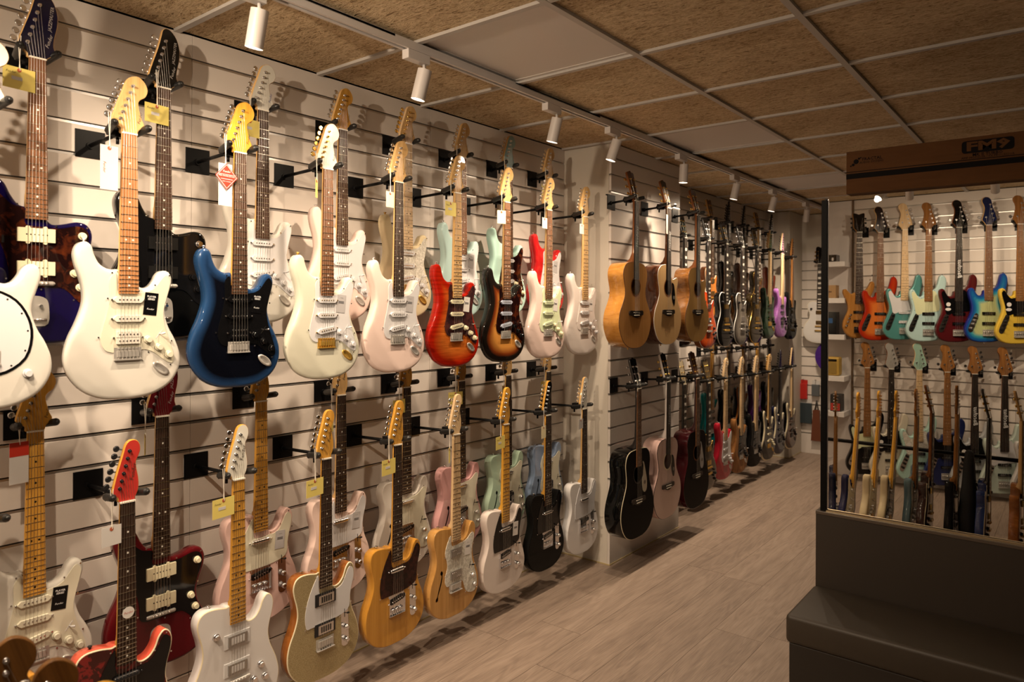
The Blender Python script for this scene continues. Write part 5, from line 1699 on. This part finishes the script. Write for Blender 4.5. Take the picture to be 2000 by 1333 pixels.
walnut = wood('zebra_wood', (0.16, 0.06, 0.02), (0.40, 0.20, 0.07), 0.35, 0.4, (12, 45, 1.2))
teal = paint('teal', (0.0, 0.19, 0.22))
hung(single, E_, EC, (0.2, 4.93, 0.95), 0.2, 'black guitar with pale headstock behind the dark red acoustic', 'black guitar behind the red acoustic', GROUP_B, body=blackp, board='ebony_b', head=paint('head_champagne', (0.45, 0.38, 0.26)))
hung(single, E_, EC, (SX, yl_(1), 0.950), SX, 'dark guitar with gold hardware between red acoustic and crimson guitar', 'dark guitar with gold hardware', GROUP_B, body=(goldblk, m_gold, goldblk), board='ebony_b', head=plain('head_gold', (0.10, 0.07, 0.03), 0.3))
hung(strat, E_, EC, (SX, yl_(2), 0.943), SX, 'crimson electric guitar with white guard and white knobs', 'crimson guitar with white guard', GROUP_B, body=red2, guard=white_pl, board='pale', head=maple_pale, logo=m_dark)
hung(strat, E_, EC, (SX, yl_(3), 0.934), SX, 'striped brown wood electric guitar in the lower far row', 'striped brown wood guitar', GROUP_B, body=walnut, guard=black_pl, gedge=white_pl, board='pale', head=maple_pale, pup=black_pl, knob=m_blackhw, logo=m_dark)
hung(strat, E_, EC, (SX, yl_(4), 0.926), SX, 'dark charcoal electric guitar with pale maple neck', 'charcoal guitar with pale neck', GROUP_B, body=blacksat, guard=black_pl, gedge=white_pl, board='pale', head=maple_pale, pup=black_pl, knob=m_blackhw, logo=m_dark)
hung(strat, E_, EC, (SX, yl_(5), 0.922), SX, 'black electric guitar with gold edging and cream knobs', 'black guitar with cream knobs', GROUP_B, body=(blackp, ivory, blackp), guard=None, board='rose', head=maple_pale, pup=cream_pl, knob=cream_pl, hw='gold', logo=m_dark)
hung(strat, E_, EC, (SX, yl_(6) - .04, 0.925), SX, 'midnight blue electric guitar with black pointed headstock', 'midnight blue guitar', GROUP_B, body=(paint('midnight', (0.012, 0.014, 0.045)), ivory, paint('midnight', (0, 0, 0))), guard=None, board='ebony_b', head=plain('head_midnight', (0.01, 0.012, 0.04), 0.15, spec=0.3), hk='point', pup=black_pl, knob=black_pl, logo=m_dark, hw='black')
hung(strat, E_, EC, (SX, 7.16, 0.927), SX, 'black-brown electric guitar with cream edging, last of the lower far row', 'last black-brown guitar of the lower row', GROUP_B, body=(brown_b, ivory, blackp), guard=None, board='pale', head=blackp, hk='point', pup=black_pl, knob=black_pl, logo=m_dark, hw='black')
yk_ = lambda k: 5.644 + 0.352 * k
hung(strat, E_, EC, (BX, yk_(0), 1.150), BX, 'teal electric guitar with white guard close to the far wall', 'teal guitar', GROUP_B, body=teal, guard=white_pl, board='amber', head=amber, pups='HSS', pup=black_pl, logo=m_dark)
hung(strat, E_, EC, (BX, yk_(1), 1.148), BX, 'black electric guitar behind the crimson one', 'black guitar behind the crimson one', GROUP_B, body=blackp, guard=black_pl, board='rose_d', head=maple_pale, pup=black_pl, knob=black_pl, logo=m_dark)
hung(strat, E_, EC, (BX, yk_(2), 1.138), BX, 'dark guitar with brown edge line behind the striped wood one', 'dark brown-edged guitar', GROUP_B, body=(blackp, sidebr, blackp), guard=None, board='amber', head=amber, pup=black_pl, knob=black_pl, logo=m_dark)
hung(strat, E_, EC, (BX, yk_(3), 1.130), BX, 'dark purple electric guitar in the lower far row', 'dark purple guitar', GROUP_B, body=paint('dark_purple', (0.07, 0.012, 0.12)), guard=None, board='amber', head=amber, pup=black_pl, knob=black_pl, logo=m_dark)
hung(strat, E_, EC, (BX, yk_(4), 1.128), BX, 'black electric guitar at the far end of the lower row, close to the wall', 'black guitar low at the far end', GROUP_B, body=blackp, guard=None, board='ebony_b', head=blackp, pup=black_pl, knob=black_pl, logo=m_dark)

# --- on the far wall
hung(single, E_, EC, (0.425, YE - 0.11, 1.972), 0.11, 'white single-cutaway guitar with gold hardware on the far wall', 'white guitar on the far wall', 'guitars on the far wall', rotz=-math.pi / 2,
     body=(paint('white_single', (0.62, 0.61, 0.60)), ivory, paint('white_single', (0, 0, 0))), board='ebony', head=blackp)
BOARDS['ebony_w'] = (ebony, paint('neck_white', (0.6, 0.55, 0.52)))

# ------------------------------------------------------------------ basses on the wall behind the camera (seen in the mirror)
BR = math.pi / 2 - R(30)
BY = BACK_Y + 0.15
GB = 'bass guitars seen in the mirror'
B_ = 'bass_guitar'; BC = 'bass guitar'
red_b = burst('red_orange_burst', [(0.0, (0.30, 0.012, 0.006)), (0.3, (0.42, 0.04, 0.008)), (0.65, (0.60, 0.16, 0.03))])
blue_b = burst('blue_bass_burst', [(0.0, (0.012, 0.02, 0.20)), (0.25, (0.01, 0.12, 0.32)), (0.45, (0.05, 0.30, 0.36)), (0.7, (0.42, 0.46, 0.22))])
teal_b = paint('teal_metal', (0.09, 0.30, 0.29), 0.25, 1.0, 0.2)
palebl = paint('pale_sky', (0.42, 0.60, 0.60))
oxblood = paint('oxblood', (0.075, 0.008, 0.010))
yellow = paint('canary', (0.62, 0.43, 0.055))
honey = wood('honey_bass', (0.30, 0.13, 0.03), (0.46, 0.22, 0.055), 0.3, 0.6)
BASSES = [
 (0.983, 2.190, dict(body=honey, board='rose_d', kind='curvy_bass', ctrl=None, hw='black', n=5, knob=m_chrome, head=blackp, head_side=honey), 'honey brown curvy bass nearest the shelves in the mirror', 'honey brown curvy bass'),
 (1.151, 2.178, dict(body=red_b, board='rose_l', n=5, head=plain('head_plum', (0.014, 0.005, 0.005), 0.15, spec=0.3)), 'red to orange bass in the upper mirrored row', 'red to orange bass'),
 (1.339, 2.190, dict(body=teal_b, guard=white_pl, board='pale', n=5, pup=white_pl), 'teal bass with white guard in the mirror', 'teal bass with white guard'),
 (1.514, 2.182, dict(body=palebl, guard=plain('mint_cream', (0.62, 0.66, 0.42), 0.3), board='roast', n=5), 'pale sky blue bass with cream-green guard in the mirror', 'pale sky blue bass'),
 (1.730, 2.184, dict(body=oxblood, guard=black_pl, gedge=white_pl, board='ebony', n=5, word='Bacchus', stick=True, head=blackp), 'oxblood bass with black guard and printed fretboard film in the mirror', 'oxblood bass'),
 (1.933, 2.190, dict(body=blue_b, board='rose_l', n=5, ctrl='plate', hw='chrome', knob=m_chrome, head=plain('head_deepblue', (0.01, 0.015, 0.06), 0.15, spec=0.3)), 'blue to straw yellow burst bass in the mirror', 'blue to yellow burst bass'),
 (2.137, 2.184, dict(body=yellow, guard=black_pl, gedge=white_pl, board='roast', n=5, stick=True), 'yellow bass with black guard at the right edge of the mirror', 'yellow bass in the mirror'),
 (1.051, 1.000, dict(body=blackp, guard=plain('mint_cream', (0, 0, 0)), board='roast', n=5), 'black bass with cream-green guard in the lower mirrored row', 'black bass with cream-green guard'),
 (1.239, 1.000, dict(body=paint('bass_cream', (0.60, 0.56, 0.46)), guard=black_pl, board='ebony', n=4, stick=True, head=plain('head_silver', (0.30, 0.29, 0.27), 0.3)), 'cream bass with black guard and silver grey headstock in the mirror', 'cream bass with grey headstock'),
 (1.450, 1.005, dict(body=seafoam, guard=pearl, board='pale', n=5, head=paint('head_mint', (0.28, 0.44, 0.36)), stick=True), 'mint green bass with pearl guard and mint headstock in the mirror', 'mint green bass'),
 (1.652, 1.000, dict(body=paint('bass_deepblue', (0.012, 0.02, 0.09)), guard=black_pl, board='roast', n=5), 'deep blue bass in the lower mirrored row', 'deep blue bass'),
 (1.842, 0.996, dict(body=paint('bass_silver', (0.42, 0.44, 0.46)), guard=black_pl, gedge=white_pl, board='ebony', n=5, word='Bacchus', stick=True, head=wood('roasted', (0, 0, 0), (0, 0, 0))), 'silver white bass with black guard and fretboard film in the mirror', 'silver white bass'),
 (2.041, 0.996, dict(body=paint('bass_mintwhite', (0.48, 0.58, 0.52)), guard=white_pl, board='ebony', n=5, word='Bacchus', stick=True, head=wood('roasted', (0, 0, 0), (0, 0, 0))), 'pale mint bass with white guard at the lower right of the mirror', 'pale mint bass'),
 (2.245, 0.996, dict(body=paint('bass_white', (0.55, 0.54, 0.53)), guard=tort, board='roast', n=5), 'white bass with dark red guard at the right edge of the mirror', 'white bass at the mirror edge'),
]
for i, (x, z, kw, lb, sh) in enumerate(BASSES):
    hung(bass, B_, BC, (x, BY, z), None, lb, sh, GB, rotz=BR, tags=[], **kw)
    hanger((x, BY, z), math.pi / 2, 0.15, 'black wall hanger holding the ' + sh, 'black guitar hangers')

# ------------------------------------------------------------------ floor rack behind the camera
RK = thing('guitar_rack', (1.62, 0.46, 0.0), 0, 'long black floor rack for guitars seen in the mirror', 'guitar rack')
bm = bmesh.new(); add_tube(bm, (-0.72, -0.055, 0.585), (0.78, -0.055, 0.585), 0.013, seg=8)
part('neck_bar', finish(bm, 'bar'), RK, m_black_metal)
for yy in (-0.03, 0.30):
    bm = bmesh.new(); add_tube(bm, (-0.72, yy, 0.012), (0.78, yy, 0.012), 0.010, seg=8)
    part('base_bar', finish(bm, 'bar'), RK, m_black_metal)
for xx in (-0.72, 0.78):
    bm = bmesh.new(); add_tube(bm, (xx, -0.055, 0.0), (xx, -0.055, 0.585), 0.012, seg=8); add_tube(bm, (xx, -0.10, 0.012), (xx, 0.34, 0.012), 0.012, seg=8)
    part('leg', finish(bm, 'leg'), RK, m_black_metal)
BOARDS['fg'] = (wood('brown_maple', (0.10, 0.042, 0.010), (0.17, 0.075, 0.018), 0.4, 0.0),) * 2
RACK = [(1.040, 0.402, 0.938, 'strat', dict(body=paint('rack_pink', (0.60, 0.42, 0.33)), guard=black_pl, board='fg', head=BOARDS['fg'][0]), 'foreground guitar head at the bottom left corner of the picture'),
        (1.165, 0.424, 0.930, 'strat', dict(body=paint('rack_ink', (0.01, 0.012, 0.03)), guard=black_pl, board='fg', head=BOARDS['fg'][0], pup=black_pl), 'second foreground guitar head in the bottom left corner'),
        (1.310, 0.440, 0.935, 'strat', dict(body=paint('rack_darkblue', (0.012, 0.014, 0.05)), guard=parch, board='ay', head=amber_y), 'dark blue guitar edge-on in the mirrored rack'),
        (1.440, 0.440, 0.955, 'strat', dict(body=paint('rack_cream', (0.62, 0.52, 0.33)), guard=parch, board='ay', head=amber_y, hw='gold'), 'cream guitar edge-on in the mirrored rack, left of its twin'),
        (1.545, 0.440, 0.965, 'strat', dict(body=paint('rack_cream', (0, 0, 0)), guard=black_pl, board='ay', head=amber_y, hw='gold'), 'cream guitar with black guard edge-on in the mirrored rack'),
        (1.660, 0.440, 0.990, 'strat', dict(body=paint('rack_slate', (0.12, 0.19, 0.22)), guard=parch, board='roast', head=amber), 'slate blue guitar edge-on in the mirrored rack'),
        (1.745, 0.440, 1.022, 'single', dict(body=(brown_b, ivory, paint('rack_brown', (0.03, 0.012, 0.01))), board='ebony', head=blackp), 'dark brown guitar with cream edging in the mirrored rack'),
        (1.889, 0.440, 1.028, 'tele', dict(body=blacksat, guard=black_pl, board='roast', head=mahog), 'black guitar edge-on in the mirrored rack'),
        (2.056, 0.440, 1.022, 'single', dict(body=(paint('rack_cobalt', (0.012, 0.03, 0.12)), ivory, paint('rack_cobalt', (0, 0, 0))), board='ebony_b', head=blackp), 'cobalt blue guitar with cream edging in the mirrored rack'),
        (2.222, 0.440, 1.022, 'single', dict(body=sidebr, board='rose', head=head_dk), 'orange-brown guitar at the right edge of the mirrored rack')]
FN = dict(strat=strat, tele=tele, single=single)
for i, (x, y, ztop, kind, kw, lb) in enumerate(RACK):
    hh = {'strat': 0.176, 'tele': 0.18, 'single': 0.18}[kind]
    th = R(18) if i < 5 else R(7)
    nz = ztop - hh * math.cos(th)
    g = thing(E_, (x, y + hh * math.sin(th), nz), 0, lb, EC, 'guitars in the floor rack', rot=(th, 0, R(-14) if i < 2 else R(0)))
    FN[kind](g, **kw)
# black gig bag in the rack
def gig():
    bm = bmesh.new()
    prof = [(0.0, 0.10, 0.05), (0.03, 0.135, 0.062), (0.25, 0.15, 0.068), (0.42, 0.115, 0.06), (0.5, 0.085, 0.05), (0.68, 0.06, 0.04), (0.76, 0.035, 0.03), (0.775, 0.012, 0.012)]
    prev = None
    for z, hw_, hd in prof:
        vs = []
        for i in range(16):
            a = 2 * math.pi * i / 16
            ca, sa = math.cos(a), math.sin(a)
            vs.append(bm.verts.new((hd * (abs(ca) ** 0.6) * (1 if ca >= 0 else -1), hw_ * (abs(sa) ** 0.6) * (1 if sa >= 0 else -1), z)))
        if prev:
            for i in range(16):
                f = bm.faces.new((prev[i], prev[(i + 1) % 16], vs[(i + 1) % 16], vs[i])); f.smooth = True
        else:
            bm.faces.new(vs[::-1])
        prev = vs
    bm.faces.new(prev)
    return finish(bm, 'bag')
gb = thing('gig_bag', (1.955, 0.52, 0.026), 0, 'black padded gig bag standing in the mirrored rack', 'gig bag', rot=(R(5), 0, 0))
gb.scale = (0.75, 0.85, 0.78)
part('bag', gig(), gb, plain('bag_nylon', (0.008, 0.008, 0.009), 0.8))
part('pocket', box_mesh('pocket', (0.05, -0.09, 0.06), (0.085, 0.09, 0.34), 0.01), gb, plain('bag_nylon', (0, 0, 0)))
part('handle', cached('gbh', lambda: (lambda b: (add_tube(b, (0.06, 0.02, 0.40), (0.085, 0.0, 0.45), 0.006, seg=6), add_tube(b, (0.085, 0, 0.45), (0.05, 0.0, 0.52), 0.006, seg=6), finish(b, 'handle'))[2])(bmesh.new())), gb, plain('bag_nylon', (0, 0, 0)))

# ------------------------------------------------------------------ mirror, low cabinet, bench, carton
YM = 2.90
m_taupe = plain('dark_taupe', (0.026, 0.0175, 0.011), 0.6)
m_taupe2 = plain('dark_taupe_ledge', (0.085, 0.064, 0.048), 0.35)
m_leather = plain('bench_leather', (0.034, 0.025, 0.016), 0.5)
cb = thing('mirror_cabinet', (1.70, YM - 0.02, 0), 0, 'dark taupe low cabinet under the big mirror', 'cabinet')
part('body', box_mesh('cabbody', (0, 0.0, 0), (1.9, 0.32, 0.735), 0.001), cb, m_taupe)
part('ledge', box_mesh('cabledge', (0.0, -0.004, 0.735), (1.9, 0.32, 0.747), 0.001), cb, m_taupe2)
part('metal_strip', box_mesh('cabstrip', (0.035, 0.0075, 0.747), (1.9, 0.0145, 0.7525)), cb, plain('strip_brass', (0.5, 0.4, 0.25), 0.3, 0.9))
bk = solid('wall_partition', (1.715, YM + 0.028, 0.7472), (3.6, YM + 0.29, 1.955), m_taupe)
mr = thing('wall_mirror', (1.714, YM, 0.7475), 0, 'large frameless mirror with one black edge, reflecting hanging basses', 'mirror')
part('glass', box_mesh('mglass', (0.0215, 0.0, 0.006), (1.7, 0.006, 1.208)), mr, plain('mirror_silver', (0.86, 0.85, 0.82), 0.0, 1.0))
part('backing', box_mesh('mback', (0.0215, 0.0065, 0.004), (1.7, 0.026, 1.205)), mr, m_black_metal)
part('edge_post', box_mesh('mpost', (0.0, -0.012, 0.0), (0.021, 0.026, 1.196), 0.001), mr, plain('post_black', (0.003, 0.003, 0.003), 0.5, spec=0.1))
part('edge_strip', box_mesh('mstrip', (0.0212, -0.003, 0.006), (0.0235, -0.0005, 1.2)), mr, plain('strip_grey', (0.42, 0.40, 0.42), 0.3, 0.4))
bn = thing('bench', (1.70, 2.54, 0), 0, 'dark upholstered bench in front of the mirror cabinet', 'bench')
def cushion():
    bm = bmesh.new()
    add_box(bm, (-0.006, -0.006, 0.362), (1.9, 0.336, 0.462))
    bmesh.ops.bevel(bm, geom=bm.edges[:], offset=0.016, segments=4, affect='EDGES', profile=0.5)
    for f in bm.faces: f.smooth = True
    return finish(bm, 'cushion')
part('cushion', cushion(), bn, m_leather)
part('base', box_mesh('bbase', (0.004, 0.006, 0.0), (1.9, 0.334, 0.362), 0.004), bn, plain('bench_base', (0.018, 0.013, 0.009), 0.6))
card = wood('cardboard', (0.085, 0.036, 0.012), (0.105, 0.046, 0.016), 0.8, 0.0, (3, 3, 20))
bx = thing('cardboard_box', (1.808, YM - 0.035, 1.956), 0, 'brown cardboard carton with dark printing lying on top of the mirror', 'box')
part('carton', box_mesh('carton', (0, 0, 0), (0.66, 0.30, 0.158), 0.0015), bx, card)
ink = plain('carton_ink', (0.005, 0.004, 0.004), 0.7, spec=0.1)
part('stripe', box_mesh('stripe', (0.0, -0.0006, 0.055), (0.66, 0.0, 0.0745)), bx, ink)
part('stripe', box_mesh('stripe2', (0.0, -0.0006, 0.0795), (0.66, 0.0, 0.082)), bx, ink)
def ctext(key, wd, x, z, m):
    o = text('print', key, bx, wd, (x, -0.0012, z), m)
    o.rotation_euler = (0, 0, -math.pi / 2)
ctext('FRACTAL', 0.066, 0.088, 0.124, ink); ctext('AUDIO', 0.080, 0.086, 0.112, ink)
bm = bmesh.new()
for cx_, cz_, rr in ((0.034, 0.118, 0.009), (0.024, 0.107, 0.005), (0.016, 0.103, 0.003), (0.044, 0.128, 0.004), (0.050, 0.131, 0.0025)):
    add_tube(bm, (cx_, -0.0008, cz_), (cx_, 0.0, cz_), rr, seg=14)
part('emblem', finish(bm, 'emblem'), bx, ink)
me = plate(rounded_rect(148, 42, 10), 0, 0.6, 0, smooth_outline=False)
part('print', me, bx, ink, (0.442, -0.0004, 0.124), (0, 0, -math.pi / 2))
o = text('print', 'FM9', bx, 0.120, (0.442, -0.0016, 0.124), card); o.rotation_euler = (0, 0, -math.pi / 2); o.scale = (1, 0.122, 0.072)
ctext('TURBO', 0.085, 0.442, 0.096, ink); ctext('AMP', 0.150, 0.442, 0.087, ink)

# ------------------------------------------------------------------ shelves beside the basses (seen in the mirror)
m_shelf = plain('shelf_white', (0.62, 0.60, 0.59), 0.45)
SH = [(1.935, 'top white shelf in the mirror carrying a black box'), (1.610, 'white shelf in the mirror carrying a kraft box'), (1.285, 'white shelf in the mirror under the black and blue box'), (0.915, 'white shelf in the mirror carrying a yellow amplifier'), (0.60, 'lowest white shelf in the mirror carrying a boxed kit')]
for z, lb in SH:
    tag(part('wall_shelf', box_mesh('shelf', (-0.36, 0, -0.045), (0.0, 0.22, 0.0), 0.002), None, m_shelf, (0.88, BACK_Y + 0.001, z)), lb, 'shelf', 'white shelves in the mirror')
t = thing('black_box', (0.745, BACK_Y + 0.14, 1.936), 0, 'flat black box with gold emblem on the top shelf', 'box')
part('carton', box_mesh('sbox', (-0.05, -0.06, 0), (0.06, 0.06, 0.062), 0.001), t, black_pl)
part('emblem', cached('sem', lambda: plate(circle(0, 0, 14, 16), 0, 0.5, 0, smooth_outline=False)), t, m_gold, (-0.02, 0.0602, 0.032), (0, 0, math.pi / 2))
part('label_patch', box_mesh('spatch', (0.022, 0.06, 0.008), (0.038, 0.0606, 0.036)), t, paper_w)
t = thing('kraft_box', (0.745, BACK_Y + 0.13, 1.611), 0, 'small kraft cardboard box on the second shelf', 'box')
part('carton', box_mesh('kbox', (-0.05, -0.05, 0), (0.055, 0.06, 0.115), 0.001), t, plain('kraft', (0.36, 0.22, 0.10), 0.8))
part('print', box_mesh('kprint', (-0.02, 0.06, 0.05), (0.02, 0.0606, 0.062)), t, plain('kraft_ink', (0.12, 0.06, 0.03), 0.8))
t = thing('pedal_box', (0.745, BACK_Y + 0.13, 1.286), 0, 'tall black box with blue panel on the third shelf', 'box')
part('carton', box_mesh('pbox', (-0.05, -0.05, 0), (0.06, 0.06, 0.20), 0.001), t, black_pl)
part('blue_panel', box_mesh('ppanel', (-0.05, 0.06, 0.10), (0.03, 0.0606, 0.145)), t, plain('panel_blue', (0.02, 0.08, 0.22), 0.4))
t = thing('mini_amplifier', (0.76, BACK_Y + 0.13, 0.916), 0, 'mustard yellow mini amplifier on the fourth shelf', 'amplifier')
part('cabinet', box_mesh('abox', (-0.07, -0.05, 0), (0.07, 0.06, 0.165), 0.014), t, plain('mustard', (0.42, 0.27, 0.05), 0.5))
part('grille', box_mesh('agrille', (-0.05, 0.06, 0.02), (0.05, 0.063, 0.12), 0.001), t, plain('mustard_dark', (0.25, 0.16, 0.03), 0.8))
part('control_strip', box_mesh('astrip', (-0.05, 0.06, 0.128), (0.05, 0.063, 0.148), 0.001), t, black_pl)
t = thing('boxed_kit', (0.80, BACK_Y + 0.14, 0.601), 0, 'black and red boxed kit on the lowest shelf', 'box')
part('carton', box_mesh('bkit', (-0.04, -0.05, 0), (0.05, 0.06, 0.15), 0.001), t, plain('kit_black', (0.02, 0.02, 0.022), 0.4))
part('red_panel', box_mesh('bkitr', (-0.036, 0.06, 0.008), (0.04, 0.0606, 0.072)), t, plain('kit_red', (0.38, 0.03, 0.02), 0.4))

# ------------------------------------------------------------------ small goods on the far wall
def card_pack(name, x, z, w_, h_, mats, label, cat, depth=0.03):
    t = thing(name, (x, YE - 0.012, z), 0, label, cat, 'small goods hanging on the far wall')
    part('pack', box_mesh('pk', (-w_ / 2, -depth, -h_), (w_ / 2, 0.0, -0.04), 0.003), t, mats[0])
    part('header_card', box_mesh('pkh', (-w_ / 2, -0.006, -0.045), (w_ / 2, -0.003, 0.0)), t, mats[1])
    bm = bmesh.new(); add_tube(bm, (0, 0.011, 0.004), (0, -0.05, 0.008), 0.0025, seg=6)
    part('hook', finish(bm, 'hook'), t, m_black_metal)
    return t
card_pack('accessory_pack', 0.240, 0.765, 0.085, 0.20, (plain('pack_red', (0.45, 0.02, 0.015), 0.4), plain('pack_red', (0, 0, 0))), 'red boxed accessory hanging low on the far wall', 'package')
card_pack('accessory_pack', 0.365, 0.765, 0.075, 0.16, (plain('pack_grey', (0.10, 0.11, 0.12), 0.3), paper_w), 'grey blister pack with white header on the far wall', 'package')
card_pack('accessory_pack', 0.455, 0.760, 0.075, 0.17, (plain('pack_dkred', (0.12, 0.015, 0.015), 0.4), plain('pack_dkred', (0, 0, 0))), 'dark red accessory pack next to the mirror frame', 'package')
card_pack('cloth_pack', 0.270, 0.565, 0.115, 0.25, (plain('pack_bluegrey', (0.03, 0.045, 0.055), 0.35), paper_w), 'dark blue bagged cloth with white header on the far wall', 'package')
st = thing('leather_bag', (0.375, YE - 0.012, 0.46), 0, 'brown leather bag hanging low on the far wall', 'bag', 'small goods hanging on the far wall')
me = plate([(-28, 0), (28, 0), (32, -40), (48, -300), (40, -316), (-40, -316), (-48, -300), (-32, -40)], 0, 36, 0, n=2)
part('pouch', me, st, plain('leather_brown', (0.13, 0.035, 0.012), 0.5), (0, 0, 0), (0, 0, -math.pi / 2))
bm = bmesh.new(); add_tube(bm, (-0.02, -0.018, -0.01), (0.0, -0.01, 0.10), 0.006, seg=6); add_tube(bm, (0.02, -0.018, -0.01), (0.0, -0.01, 0.10), 0.006, seg=6)
part('strap', finish(bm, 'strap'), st, plain('strap_black', (0.015, 0.014, 0.013), 0.6))
pd = thing('practice_pad', (0.545, YE - 0.03, 1.025), 0, 'round purple disc with pale rim beside the mirror frame', 'practice pad')
bm = bmesh.new(); add_tube(bm, (0, 0.0, 0), (0, -0.05, 0), 0.172, seg=40)
part('disc', finish(bm, 'disc'), pd, paint('pad_purple', (0.06, 0.02, 0.20)))
bm = bmesh.new(); add_tube(bm, (0, -0.046, 0), (0, -0.052, 0), 0.178, seg=40, caps=False); add_tube(bm, (0, -0.052, 0), (0, -0.052, 0.0001), 0.17, seg=4, caps=False)
part('rim', finish(bm, 'rim'), pd, ivory)
